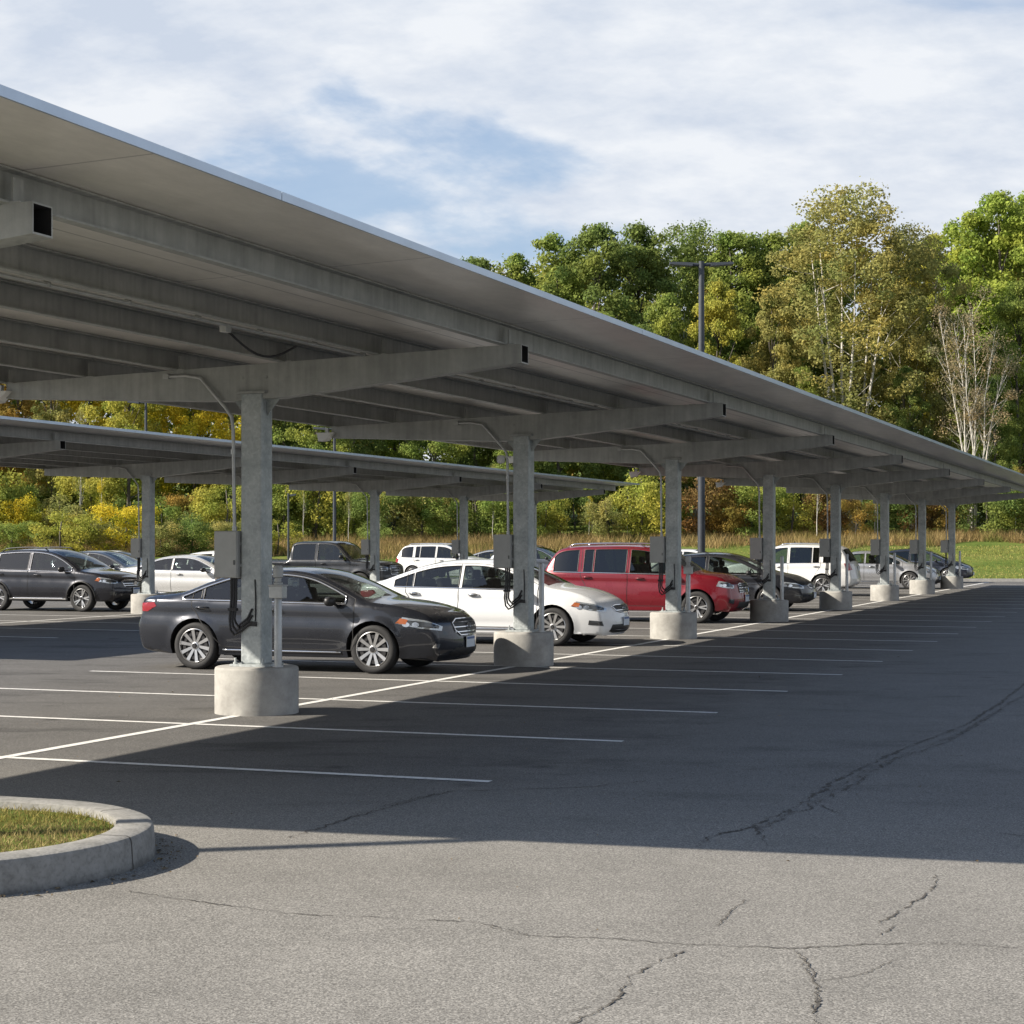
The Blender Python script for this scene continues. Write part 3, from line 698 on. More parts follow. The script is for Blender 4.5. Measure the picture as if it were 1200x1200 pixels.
def segd(P, A, B):                                # distances of points P (n,2) to segments
    best = np.full(len(P), 9.)
    for a, b in zip(A, B):
        ab = b-a; L2 = (ab**2).sum()+1e-12; t = np.clip(((P-a)@ab)/L2, 0, 1)
        best = np.minimum(best, np.hypot(*(P-(a+t[:, None]*ab)).T))
    return best
def resample(poly, step=.05, closed=True):
    out = []
    n = len(poly)
    for i in range(n if closed else n-1):
        a = Vector(poly[i]); b = Vector(poly[(i+1) % n]); k = max(1, round((b-a).length/step))
        for q in range(k): out.append(a.lerp(b, q/k))
    return out

def make_car(name, sp, col, label, cat='car', group='parked cars', metal=.35, rimstyle=10):
    root = tag(empty(name), label, cat, group)
    PAINT = paint(col[0], col[1], metal)
    top = catmull(sp['top']); wf, wr, wheelR = sp['wf'], sp['wr'], sp.get('R', .335)
    ar = wheelR+.055; hw = sp['hw']; sill = sp.get('sill', .22)
    xs_ = [p.x for p in top]; xr, xf = min(xs_), max(xs_)
    bz = sp['belt']                                # (z at rear, z at front) over x range
    def belt(x): return bz[0]+(bz[1]-bz[0])*(x-xr)/(xf-xr)
    def ztop(x):
        z = 0
        for a, b in zip(top[:-1], top[1:]):
            if min(a.x, b.x) <= x <= max(a.x, b.x) and abs(a.x-b.x) > 1e-6: z = max(z, a.y+(b.y-a.y)*(x-a.x)/(b.x-a.x))
        return z
    def ztin(x, ins):
        e = .03; s = (ztop(x+e)-ztop(x-e))/(2*e); return ztop(x)-ins*math.sqrt(1+s*s)
    # outline polygon : top (rear to front), then underside with wheel arches
    low = []
    fb, rb = top[-1], top[0]
    def arc(cx_, dirn):
        z0 = wheelR; a0 = math.asin(max(-1, min(1, (sill-z0)/ar))) if sill > z0-ar else -math.pi/2
        out = []
        for k in range(17):
            an = a0+(math.pi-2*a0)*k/16
            out.append(Vector((cx_+ar*math.cos(an), z0+ar*math.sin(an))))
        return out
    af, arr = arc(wf, 1), arc(wr, 1)
    low = [Vector((af[0].x+.02, max(fb.y, sill)))] if af[0].x+.03 < fb.x else []
    low += af+resample([af[-1], arr[0]], .08, False)[1:]+arr
    poly = [Vector(p) for p in top]+low
    # windows and doors in side view
    tuck = sp.get('tumble', .42); wins = []
    for (x0_, x1_, mt) in sp['wins']:
        lo_ = []; hi_ = []
        n = max(4, int((x1_-x0_)/.05))
        for k in range(n+1):
            x = x0_+(x1_-x0_)*k/n; zt = ztin(x, sp.get('winset', .075)); zb = belt(x)+.02
            if zt > zb+.02: lo_.append((x, zb)); hi_.append((x, zt))
        if len(lo_) < 3: continue
        pl = lo_+hi_[::-1]
        wins.append((pl, mt))
    doors = []
    for dr in sp['doors']:                         # (x_front, x_rear, rear?) 
        x1_, x0_, rear = dr
        zb = sill+.10
        def zt(x): return ztin(x, .035)
        pl = []
        if rear:
            cut = wr+ar+.05
            pl = [(x1_, zb), (x1_, zt(x1_))]
            n = 8
            for k in range(1, n+1):
                x = x1_+(x0_-x1_)*k/n; pl.append((x, zt(x)))
            pl += [(x0_, belt(x0_)-.08), (min(cut-.05, x0_+.25), wheelR+ar*.62), (cut, zb+.02)]
        else:
            xx = x0_; pl = [(x0_, zb), (x0_, zt(x0_))]
            n = 10; xe = x1_
            for k in range(1, n+1):
                x = x0_+(x1_-x0_)*k/n
                z = zt(x)
                if z < belt(x)+.03: z = max(z, belt(x)-.04) if ztop(x)-.04 > belt(x)-.04 else ztop(x)-.05
                pl.append((x, z))
            pl += [(x1_, .5), (x1_-.05, zb)]
        doors.append(([Vector(p) for p in pl], rear))
    # half width
    topA = np.array([(p.x, p.y) for p in top]); arcpts = np.array([(p.x, p.y) for p in af+arr])
    tf, trr = sp.get('tf', .15), sp.get('tr', .12)
    def halfw(P):
        x = P[:, 0]; z = P[:, 1]
        b = bz[0]+(bz[1]-bz[0])*(x-xr)/(xf-xr)
        y = np.full(len(P), hw)
        fx = np.clip((x-(xf-1.05))/1.05, 0, 1); rx = np.clip(((xr+1.0)-x)/1.0, 0, 1)
        y -= tf*fx**2.4+trr*rx**2.4
        y -= .075*np.clip((.60-z)/.42, 0, 1)**1.6
        zz = np.clip((z-.60)/(b-.60), 0, 1); y -= .035*zz**2
        # shoulder crease and concave flank
        y -= .016*np.exp(-((z-(b-.20))/.07)**2)*np.clip((xf-.7-x)/.4, 0, 1)
        y -= .010*np.exp(-((z-.40)/.05)**2)*np.exp(-((x-(wf+wr)/2)/.95)**4)
        ab = np.clip(z-b, 0, 9); y -= tuck*ab+.018*np.clip(ab/.03, 0, 1)
        # arch lips
        for cx_ in (wf, wr):
            dd = np.hypot(x-cx_, z-wheelR)-ar
            y += .018*np.exp(-(np.clip(dd, 0, 9)/.05)**2)*(z < b)
        # rounding towards the silhouette
        dist = segd(P, topA[:-1], topA[1:]); r = sp.get('round', .07)
        q = np.clip(1-dist/r, 0, 1); y -= r*(1-np.sqrt(np.clip(1-q*q, 0, 1)))*.9
        return y
    # triangulate
    pts = []; edges = []
    def addloop(lp, closed=True):
        b0 = len(pts); pts.extend([Vector((p[0], p[1])) for p in lp])
        n = len(lp)
        for i in range(n if closed else n-1): edges.append((b0+i, b0+(i+1) % n))
    addloop(poly)
    segsA = [np.array([tuple(p) for p in poly])]
    for w_, _ in wins:
        lp = resample(w_, .05); addloop(lp); segsA.append(np.array([tuple(p) for p in lp]))
    for d_, _ in doors:
        lp = [p for p in resample(d_, .05)]; addloop(lp); segsA.append(np.array([tuple(p) for p in lp]))
    A = np.concatenate([s for s in segsA]); B = np.concatenate([np.roll(s, -1, axis=0) for s in segsA])
    cand = [(x, z) for x in np.arange(xr, xf, .045) for z in np.arange(.15, 2.1, .04)]
    for off in (.012, .032, .055):
        for i in range(1, len(top)-1):
            t_ = (top[i+1]-top[i-1]).normalized(); nrm = Vector((t_.y, -t_.x)); cand.append(tuple(top[i]+nrm*off))
    cand = np.array(cand); dd = segd(cand, A, B)
    pl2 = [(p.x, p.y) for p in poly]
    nmain = len(pts); 
    for c_, di in zip(cand, dd):
        if di > .0115 and inpoly(c_, pl2): pts.append(Vector((float(c_[0]), float(c_[1]))))
    vo, eo, fo, _, _, _ = delaunay_2d_cdt(pts, edges, [], 0, 1e-4)
    VO = np.array([(v.x, v.y) for v in vo]); HY = halfw(VO)
    groups = {}
    for f in fo:
        cxy = VO[list(f)].mean(axis=0)
        if not inpoly(cxy, pl2): continue
        key = 'body'
        for i, (w_, _) in enumerate(wins):
            if inpoly(cxy, w_): key = ('win', i); break
        else:
            for i, (d_, _) in enumerate(doors):
                if inpoly(cxy, [tuple(p) for p in d_]): key = ('door', i); break
        groups.setdefault(key, []).append(f)
    def side_mesh(faces, s_, mb, mi=0, off=0):
        used = sorted({i for f in faces for i in f}); ix = {j: k for k, j in enumerate(used)}
        vs = [(VO[j][0], s_*(HY[j]+off), VO[j][1]) for j in used]
        fs = []
        for f in faces:
            a_, b_, c_ = [VO[j] for j in f[:3]]
            ccw = (b_[0]-a_[0])*(c_[1]-a_[1])-(b_[1]-a_[1])*(c_[0]-a_[0]) > 0
            g_ = [ix[j] for j in f]
            if (s_ < 0) != ccw: g_ = g_[::-1]
            fs.append(tuple(g_))
        mb.add(vs, fs, mi)
    # strip over the top : windscreen / roof / rear window
    tn = 21; ts = [math.sin(math.pi/2*(-1+2*k/(tn-1)))*.0+(-1+2*k/(tn-1)) for k in range(tn)]
    TP = np.array([(p.x, p.y) for p in top]); HT = halfw(TP); rows = []
    for i, p in enumerate(top):
        t_ = (top[min(i+1, len(top)-1)]-top[max(0, i-1)]).normalized(); nrm = Vector((-t_.y, t_.x))
        vert = abs(nrm.x)
        cr = sp.get('crown', .045)+.02*vert+sp.get('nose', .11)*max(0, vert-.55)/.45*(1 if p.x > 0 else .65)
        row = []
        for t in ts:
            k = 1-abs(t)**2.3
            row.append(Vector((p.x+nrm.x*cr*k, t*HT[i], p.y+max(0, nrm.y)*cr*k)))
        rows.append(row)
    body = MB(); glassF, glassR = MB(), MB()
    ws0, ws1 = sp['ws']; rw0, rw1 = sp['rw']       # x ranges (roof end, cowl) and (rear base, roof end)
    def inside_ws(x, z): return ws0 <= x <= ws1
    gF, gR, gB = [], [], []
    for i in range(len(top)-1):
        xm = (top[i].x+top[i+1].x)/2; zm = (top[i].y+top[i+1].y)/2
        for k in range(tn-1):
            q = (i*tn+k, i*tn+k+1, (i+1)*tn+k+1, (i+1)*tn+k)
            inner = 1 <= k <= tn-3+0
            if ws0 < xm < ws1 and inner and zm > belt(xm)-.02: gF.append(q)
            elif rw0 < xm < rw1 and inner and zm > belt(xm)+.03: gR.append(q)
            else: gB.append(q)
    flat = [p for r_ in rows for p in r_]
    def sub(faces, mb, mi=0, push=0):
        used = sorted({i for f in faces for i in f}); ix = {j: n for n, j in enumerate(used)}
        mb.add([flat[j] for j in used], [tuple(ix[j] for j in f)[::-1] for f in faces], mi)
    sub(gB, body)
    for s_ in (-1, 1): side_mesh(groups['body'], s_, body)
    # arch liners, wells and chassis (dark)
    for cx_, arcp in ((wf, af), (wr, arr)):
        hy = halfw(np.array([(p.x, p.y) for p in arcp]))
        for s_ in (-1, 1):
            vs = [(p.x, s_*hy[i], p.y) for i, p in enumerate(arcp)]+[(p.x, s_*.52, p.y) for p in arcp]
            n = len(arcp)
            body.add(vs, [(i, i+1, n+i+1, n+i) for i in range(n-1)]+[tuple(range(n, 2*n))], 1)
    zb0 = sill-.02
    body.box(((wf+wr)/2, 0, sill+.10), (wf-wr-2*ar-.06, hw*2-.22, .22), 1)
    body.box(((xf+xr)/2, 0, sill+.12), (xf-xr-.35, 1.0, .20), 1)
    body.box((xf-.42, 0, sill+.09), (.50, hw*2-.55, .14), 1); body.box((xr+.40, 0, sill+.10), (.46, hw*2-.50, .14), 1)
    BV = BVHTree.FromPolygons([Vector(v) for v in body.v], body.f)
    ob = body.build('body', [PAINT, TRIMB], root, smooth=True, sharp=42)
    allv = list(body.v); allf = list(body.f)
    gf = MB(); sub(gF, gf); gf.build('windscreen', GLASS, root, smooth=True)
    if gR: gf = MB(); sub(gR, gf); gf.build('rear_window', sp.get('rearglass', GLASS), root, smooth=True)
    doorobjs = {}
    full = MB(); full.v = list(body.v); full.f = list(body.f); full.m = list(body.m)
    for i, (d_, rear) in enumerate(doors):
        for s_ in (-1, 1):
            mb = MB(); side_mesh(groups.get(('door', i), []), s_, mb); side_mesh(groups.get(('door', i), []), s_, full)
            # dark gap around the door leaf
            lp = resample(d_, .05); P = np.array([tuple(p) for p in lp]); hy = halfw(P)
            cen = P.mean(axis=0); n = len(P)
            vs = []
            for k in range(n):
                t_ = P[(k+1) % n]-P[k-1]; t_ = t_/(np.hypot(*t_)+1e-9); nn_ = np.array([-t_[1], t_[0]])*.006
                for q in (-1, 1): vs.append((P[k][0]+nn_[0]*q, s_*(hy[k]+.0025), P[k][1]+nn_[1]*q))
            fs = []
            for k in range(n):
                k2 = (k+1) % n; f = (2*k, 2*k+1, 2*k2+1, 2*k2); fs.append(f)
            mb.add(vs, fs, 1)
            od = mb.build('door', [PAINT, SEAM], root, smooth=True, sharp=42); doorobjs[(i, s_)] = od
            # handle
            hx = (d_[0].x-.0) if rear else 0
            fx = min(p.x for p in d_)+(.30 if not rear else .40); 
            if rear: fx = min(p.x for p in d_)+.17
            zh = belt(fx)-.10; yy = float(halfw(np.array([(fx, zh)]))[0])
            hm = MB()
            hm.tube([(fx-.10, s_*(yy+.008), zh+.004), (fx-.08, s_*(yy+.034), zh+.004), (fx, s_*(yy+.040), zh+.008), (fx+.08, s_*(yy+.034), zh+.006), (fx+.10, s_*(yy+.008), zh+.004)], .013, 8)
            hm.build('handle', CHROME if sp.get('chromehandle') else PAINT, od, smooth=True)
            hm = MB(); 
            cup = [(fx+.085*math.cos(a), zh+.028*math.sin(a)) for a in [2*math.pi*q/16 for q in range(16)]]
            hm.add([(x, s_*(float(halfw(np.array([(x, z)]))[0])+.002), z) for x, z in cup], [tuple(range(16))]); hm.build('handle_recess', SEAM, od)
    for i, (w_, mt) in enumerate(wins):
        xm = sum(p[0] for p in w_)/len(w_)
        host = None
        for k, (d_, _) in enumerate(doors):
            if inpoly((xm, sum(p[1] for p in w_)/len(w_)), [tuple(p) for p in d_]): host = k
        for s_ in (-1, 1):
            mb = MB(); side_mesh(groups.get(('win', i), []), s_, mb, off=-.006)
            par = doorobjs[(host, s_)] if host is not None else root
            mb.build('side_window', PRIV if mt else GLASS, par, smooth=True)
    # window surround : black seal + bright top moulding
    for s_ in (-1, 1):
        tr = MB()
        for (w_, mt) in wins:
            lp = resample(w_, .04); P = np.array([tuple(p) for p in lp]); hy = halfw(P)
            tr.tube([(P[k][0], s_*(hy[k]-.002), P[k][1]) for k in range(len(P))]+[(P[0][0], s_*(hy[0]-.002), P[0][1])], .010, 5, 0, False)
        tr.build('window_seal', TRIMB, root, smooth=True)
    if sp.get('chrome', True):
        x0a = min(min(p[0] for p in w_) for w_, _ in wins); x1a = max(max(p[0] for p in w_) for w_, _ in wins)
        for s_ in (-1, 1):
            line = []; cm = MB()
            n = 44
            for k in range(n+1):
                x = x0a+(x1a-x0a)*k/n; line.append((x, max(belt(x)+.02, ztin(x, sp.get('winset', .075))+.012)))
            lowl = [(x1a+(x0a-x1a)*k/n, belt(x1a+(x0a-x1a)*k/n)+.010) for k in range(n+1)]
            for ln in ((line+lowl+line[:1]) if sp.get('chromefull', True) else lowl,):
                P = np.array(ln); hy = halfw(P)
                cm.tube([(P[k][0], s_*(hy[k]+.004), P[k][1]) for k in range(len(P))], .0125, 5, 0, False)
            # bright sill strip
            P = np.array([(x, sill+.07) for x in np.arange(wr+ar+.05, wf-ar-.04, .08)]); hy = halfw(P)
            if sp.get('sillstrip'): cm.tube([(P[k][0], s_*(hy[k]+.006), P[k][1]) for k in range(len(P))], .014, 6, 0)
            cm.build('chrome_moulding', CHROME, root, smooth=True)
    # decals projected on the shell
    BV = BVHTree.FromPolygons([Vector(v) for v in full.v], full.f)
    def patch(name_, pts3, alpha, material, off=.006, s_=1, parent=root, step=.03, mb=None):
        # pts3 given for the y>0 side ; alpha = direction looked from, degrees from +x towards +y
        al = R(alpha); vd = Vector((math.cos(al), math.sin(al), 0)); e = Vector((-math.sin(al), math.cos(al), 0))
        p2 = [Vector((Vector((p[0], p[1], 0)).dot(e), p[2])) for p in pts3]
        lp = resample(p2, step); b_ = list(lp); n = len(lp)
        xs2 = [p.x for p in p2]; zs2 = [p.y for p in p2]; pol = [tuple(p) for p in p2]
        LA = np.array([tuple(p) for p in lp])
        gpz = [(x, z) for x in np.arange(min(xs2), max(xs2), step) for z in np.arange(min(zs2), max(zs2), step)]
        if gpz:
            ds = segd(np.array(gpz), LA, np.roll(LA, -1, axis=0))
            for q, di in zip(gpz, ds):
                if di > step*.35 and inpoly(q, pol): b_.append(Vector((float(q[0]), float(q[1]))))
        v2, _, f2, _, _, _ = delaunay_2d_cdt(b_, [(i, (i+1) % n) for i in range(n)], [], 0, 1e-5)
        vs = []; ok = True
        for v in v2:
            o_ = vd*6+e*v.x+Vector((0, 0, v.y)); h_, nr, _, _ = BV.ray_cast(o_, -vd)
            if h_ is None: vs.append(None); continue
            h_ = h_+vd*off; vs.append(Vector((h_.x, h_.y*s_, h_.z)))
        fs = []
        for f in f2:
            if any(vs[i] is None for i in f): continue
            cxy = (sum(v2[i].x for i in f)/len(f), sum(v2[i].y for i in f)/len(f))
            if not inpoly(cxy, pol): continue
            fs.append(tuple(f) if s_ > 0 else tuple(f)[::-1])
        vs = [v if v is not None else Vector((0, 0, .5)) for v in vs]
        m2 = mb or MB(); m2.add(vs, fs, 0)
        if mb is None: return m2.build(name_, material, parent, smooth=True)
    hl = sp['hl']
    for s_ in (-1, 1):
        h_ = patch('headlight', hl, 42, HLENS, .006, s_)
        cx_ = [sum(p[i] for p in hl)/len(hl) for i in range(3)]
        inn = [tuple(cx_[i]+(p[i]-cx_[i])*(.80 if i < 2 else .62) for i in range(3)) for p in hl]
        patch('lamp_bezel', inn, 42, HDARK, .009, s_, h_)
        for q in (.30, .62):
            a_ = [hl[0][i]*(1-q)+hl[2][i]*q for i in range(3)] if len(hl) > 2 else cx_
            rr_ = .042
            al = R(42); e = (-math.sin(al), math.cos(al))
            a_[2] = cx_[2]
            circ = [(a_[0]+e[0]*rr_*math.cos(t), a_[1]+e[1]*rr_*math.cos(t), a_[2]+rr_*.8*math.sin(t)) for t in [2*math.pi*k/12 for k in range(12)]]
            patch('reflector', circ, 42, CHROME, .012, s_, h_)
        if sp.get('amber'): patch('indicator', sp['amber'], 60, AMBER, .011, s_, h_)
        patch('taillight', sp['tl'], 180-42, REDL, .007, s_)
        if sp.get('fog'): patch('fog_lamp', sp['fog'], 25, HDARK if not sp.get('fogbright') else CHROME, .006, s_)
    gb = patch('grille', sp['grille'], 0, TRIMB, .006)
    gy = [p[1] for p in sp['grille']]; gz = [p[2] for p in sp['grille']]
    m2 = MB(); n = sp.get('bars', 3)
    for k in range(n):
        z = min(gz)+(max(gz)-min(gz))*(k+.7)/(n+.4); w_ = max(gy)*.93
        patch('', [(2, -w_, z-.006), (2, w_, z-.006), (2, w_, z+.006), (2, -w_, z+.006)], 0, None, .012, mb=m2)
    rim = resample(sp['grille'] and [Vector((p[1], p[2])) for p in sp['grille']], .04)
    line = []
    for p in rim+rim[:1]:
        h_, _, _, _ = BV.ray_cast(Vector((6, p.x, p.y)), Vector((-1, 0, 0)))
        if h_ is not None: line.append(h_+Vector((.008, 0, 0)))
    m2.tube(line, .011, 6, 0, False)
    # round badge ring with a cross bar
    zc_ = (min(gz)+max(gz))/2; h_, _, _, _ = BV.ray_cast(Vector((6, 0, zc_)), Vector((-1, 0, 0)))
    bx_ = h_.x+.018
    m2.tube([(bx_, .062*math.cos(t), zc_+.045*math.sin(t)) for t in [2*math.pi*k/20 for k in range(21)]], .008, 6, 0, False)
    m2.box((bx_, 0, zc_), (.008, .018, .07)); m2.box((bx_, 0, zc_), (.008, .08, .014))
    m2.build('grille_trim', CHROME, gb, smooth=True, sharp=40)
    patch('lower_intake', sp['intake'], 0, TRIMB, .006)
    zp = sp.get('plate', .42); h_, _, _, _ = BV.ray_cast(Vector((6, 0, zp)), Vector((-1, 0, 0)))
    m2 = MB(); m2.box((h_.x+.016, 0, zp), (.012, .31, .155), 0); m2.box((h_.x+.0235, 0, zp+.05), (.003, .29, .03), 1); m2.build('number_plate', [PLATEM, PLATEB], root, bevel=.003)
    h_, _, _, _ = BV.ray_cast(Vector((-6, 0, sp.get('rplate', .75))), Vector((1, 0, 0)))
    m2 = MB(); m2.box((h_.x-.014, 0, sp.get('rplate', .75)), (.012, .31, .155), 0); m2.build('number_plate', [PLATEM], root, bevel=.003)
    # mirrors
    for s_ in (-1, 1):
        mxx, mzz = sp['mirror']; yy = float(halfw(np.array([(mxx, mzz-.05)]))[0])
        m2 = MB(); prof_ = [(-.5, .0), (-.42, .62), (-.2, .92), (.1, 1), (.4, .8), (.5, .0)]
        n1_, n2_ = 10, 14; vs = []; fs = []
        for a_ in range(n1_+1):
            th = math.pi*a_/n1_
            for b_ in range(n2_):
                ph = 2*math.pi*b_/n2_
                x = math.sin(th)*math.cos(ph); y = math.cos(th); z = math.sin(th)*math.sin(ph)
                f_ = lambda q, e_: math.copysign(abs(q)**e_, q)
                vs.append((mxx+.065*f_(x, .8), s_*(yy+.15+.115*f_(y, .75)), mzz+.068*f_(z, .75)))
        for a_ in range(n1_):
            for b_ in range(n2_): fs.append((a_*n2_+b_, a_*n2_+(b_+1) % n2_, (a_+1)*n2_+(b_+1) % n2_, (a_+1)*n2_+b_))
        m2.add(vs, fs, 0); m2.tube([(mxx+.03, s_*(yy-.03), mzz-.06), (mxx+.01, s_*(yy+.08), mzz-.03)], .02, 6, 0)
        m2.build('mirror', sp.get('mirrormat') or PAINT, root, smooth=True)
    # interior : seats, dash, wheel
    zs = sp.get('seatz', .55); H = max(p.y for p in top)
    for sx_ in sp.get('seats', [.15, -.85]):
        for s_ in (-1, 1):
            m2 = MB(); zz = belt(sx_)
            m2.box((sx_, s_*.36, zs), (.50, .46, .14)); m2.box((sx_-.30, s_*.36, zs+.32), (.13, .46, .58), rot=Matrix.Rotation(R(-12), 3, 'Y')); m2.box((sx_-.39, s_*.36, min(H-.16, zs+.70)), (.09, .24, .16))
            m2.build('seat', SEATM, root, bevel=.04)
    m2 = MB(); m2.box((ws1-.28, 0, belt(ws1)-.10), (.50, hw*2-.34, .16)); m2.build('dashboard', TRIMB, root, bevel=.04)
    m2 = MB(); cs = ws1-.60; m2.tube([(cs-.06*math.sin(t)*1, .36+.18*math.cos(t), belt(ws1)-.02+.17*math.sin(t)) for t in [2*math.pi*k/20 for k in range(21)]], .015, 6, 0, False); m2.build('steering_wheel', TRIMB, root, smooth=True)
    m2 = MB(); m2.box(((wf+wr)/2-.1, 0, sill+.22), (wf-wr, hw*2-.3, .03)); m2.build('cabin_floor', TRIMB, root)
    if sp.get('rails'):
        for s_ in (-1, 1):
            m2 = MB(); xa, xb_ = sp['rails']; line = []
            for k in range(13):
                x = xa+(xb_-xa)*k/12; e_ = .0 if k in (0, 12) else .055
                yy = float(halfw(np.array([(x, ztop(x)-.02)]))[0])-.06
                line.append((x, s_*yy, ztop(x)+.035+e_*.6 if k not in (0, 12) else ztop(x)+.01))
            m2.tube(line, .016, 8); m2.build('roof_rail', sp.get('railmat', CHROME), root, smooth=True)
    if sp.get('cladding'):
        m2 = MB()
        for s_ in (-1, 1):
            for cx_ in (wf, wr):
                P = np.array([(cx_+(ar+.02)*math.cos(t), wheelR+(ar+.02)*math.sin(t)) for t in [math.pi*k/18 for k in range(19)]]); hy = halfw(P)
                m2.tube([(P[k][0], s_*(hy[k]+.0), P[k][1]) for k in range(len(P))], .024, 6, 0)
            P = np.array([(x, sill+.04) for x in np.arange(wr+ar, wf-ar+.02, .08)]); hy = halfw(P)
            m2.tube([(P[k][0], s_*(hy[k]), P[k][1]) for k in range(len(P))], .04, 6, 0)
        m2.build('wheel_arch_cladding', TRIMB, root, smooth=True)
    # wheels
    w0 = None
    for cx_ in (wf, wr):
        for s_ in (-1, 1):
            yo = hw-.035
            if w0 is None:
                w = MB(); w.lathe([(0, -.085), (.15, -.085), (.15, -.10), (.20, -.10)], axis='y', n=24); w.lathe([(.0, -.14), (.03, -.14), (.036, -.13), (.036, -.09)], axis='y', n=16)
                w0 = w.build('wheel', RIMD, root, smooth=True, sharp=40)
                tw = .215; r0 = wheelR; ri = sp.get('rim', .232)
                ty = MB(); ty.lathe([(ri, -.005), (ri+.012, -.012), (r0-.05, -.016), (r0-.02, -.008), (r0-.004, .012), (r0, .045), (r0, tw-.06), (r0-.004, tw-.02), (r0-.03, tw), (ri, tw-.01)], (0, -tw*.5-.0, 0), axis='y', n=44)
                ty.build('tyre', RUB, w0, smooth=True, sharp=50)
                rm = MB(); rm.lathe([(ri+.003, -.012), (ri-.006, -.018), (ri-.014, -.006), (ri-.020, .05), (ri-.022, .17)], (0, -tw*.5, 0), axis='y', n=44)
                ns = rimstyle
                for k in range(ns):
                    an = 2*math.pi*k/ns
                    for (dA, ww0, ww1) in ([(0, .017, .026)] if ns != 5 else [(-.16, .013, .017), (.16, .013, .017)]):
                        ca, sa = math.cos(an), math.sin(an); an2 = an+dA
                        p0 = Vector((.045*ca, 0, .045*sa)); p1 = Vector(((ri-.012)*math.cos(an2), 0, (ri-.012)*math.sin(an2)))
                        dr = (p1-p0).normalized(); sd_ = Vector((-dr.z, 0, dr.x)); yb_ = -tw*.5-.004
                        vs = [p0+sd_*ww0, p0-sd_*ww0, p1-sd_*ww1, p1+sd_*ww1]
                        rm.add([(v.x, yb_+.012 if j in (0, 1) else yb_-.004, v.z) for j, v in enumerate(vs)]+[(v.x*1., yb_+.045, v.z) for v in vs], [(0, 1, 2, 3)[::-1], (0, 4, 5, 1)[::-1], (1, 5, 6, 2)[::-1], (2, 6, 7, 3)[::-1], (3, 7, 4, 0)[::-1]])
                rm.lathe([(0, -.008), (.03, -.008), (.052, .0), (.058, .03)], (0, -tw*.5, 0), axis='y', n=20)
                rm.build('rim', RIM, w0, smooth=True, sharp=35)
                w0.location = (cx_, s_*(yo-.1075), wheelR); continue
            c_ = copy_tree(w0, root); c_.location = (cx_, s_*(yo-.1075), wheelR)
            c_.rotation_euler = (0, rnd.uniform(0, 1.2), 0) if s_ < 0 else (0, rnd.uniform(0, 1), math.pi)
    return root
def place(car, wx, wy, sp, flip=False, rear=False, tilt=0):      # puts the near-side front (or rear) wheel at (wx, wy)
    th = -TH+R(tilt)+(math.pi if flip else 0)
    lx = sp['wr'] if rear else sp['wf']; ly = (sp['hw']-.1) if flip else -(sp['hw']-.1)
    car.rotation_euler = (0, 0, th)
    car.location = (wx-(lx*math.cos(th)-ly*math.sin(th)), wy-(lx*math.sin(th)+ly*math.cos(th)), 0)
    return car

SEDAN = dict(top=[(-2.16, .24), (-2.30, .29), (-2.35, .45), (-2.36, .62), (-2.31, .80), (-2.30, .95), (-2.24, 1.02), (-2.10, 1.045), (-1.85, 1.065), (-1.62, 1.10), (-1.2, 1.26), (-.8, 1.375), (-.3, 1.42), (.1, 1.415), (.45, 1.355), (.8, 1.22), (1.18, 1.04), (1.30, .995), (1.7, .945), (2.05, .87), (2.25, .79), (2.34, .70), (2.38, .58), (2.40, .42), (2.39, .27), (2.33, .18)],
    wf=1.40, wr=-1.37, hw=.915, belt=(1.0, .93), R=.34, wins=[(-1.62, -1.28, 0), (-1.24, -.42, 0), (-.36, .98, 0)], doors=[(1.12, -.39, False), (-.39, -1.42, True)],
    ws=(.28, 1.24), rw=(-1.70, -.72), hl=[(1.72, .86, .70), (1.80, .84, .79), (2.10, .72, .745), (2.26, .50, .66), (2.24, .52, .60), (2.0, .75, .635)], amber=[(1.72, .86, .705), (1.79, .85, .775), (1.89, .82, .755), (1.86, .83, .69)],
    tl=[(-2.02, .86, .90), (-2.05, .84, .955), (-2.30, .58, .93), (-2.32, .58, .83), (-2.15, .8, .82)], grille=[(2.3, -.40, .60), (2.3, -.43, .70), (2.3, -.30, .755), (2.3, .30, .755), (2.3, .43, .70), (2.3, .40, .60), (2.3, .28, .53), (2.3, -.28, .53)],
    intake=[(2.3, -.52, .27), (2.3, -.40, .36), (2.3, .40, .36), (2.3, .52, .27), (2.3, .4, .24), (2.3, -.4, .24)], fog=[(2.2, .66, .36), (2.2, .62, .42), (2.2, .72, .43), (2.2, .75, .37)], fogbright=True, plate=.43, rplate=.62, mirror=(.82, 1.0), mirrormat=TRIMB, sillstrip=True, rim=.243)
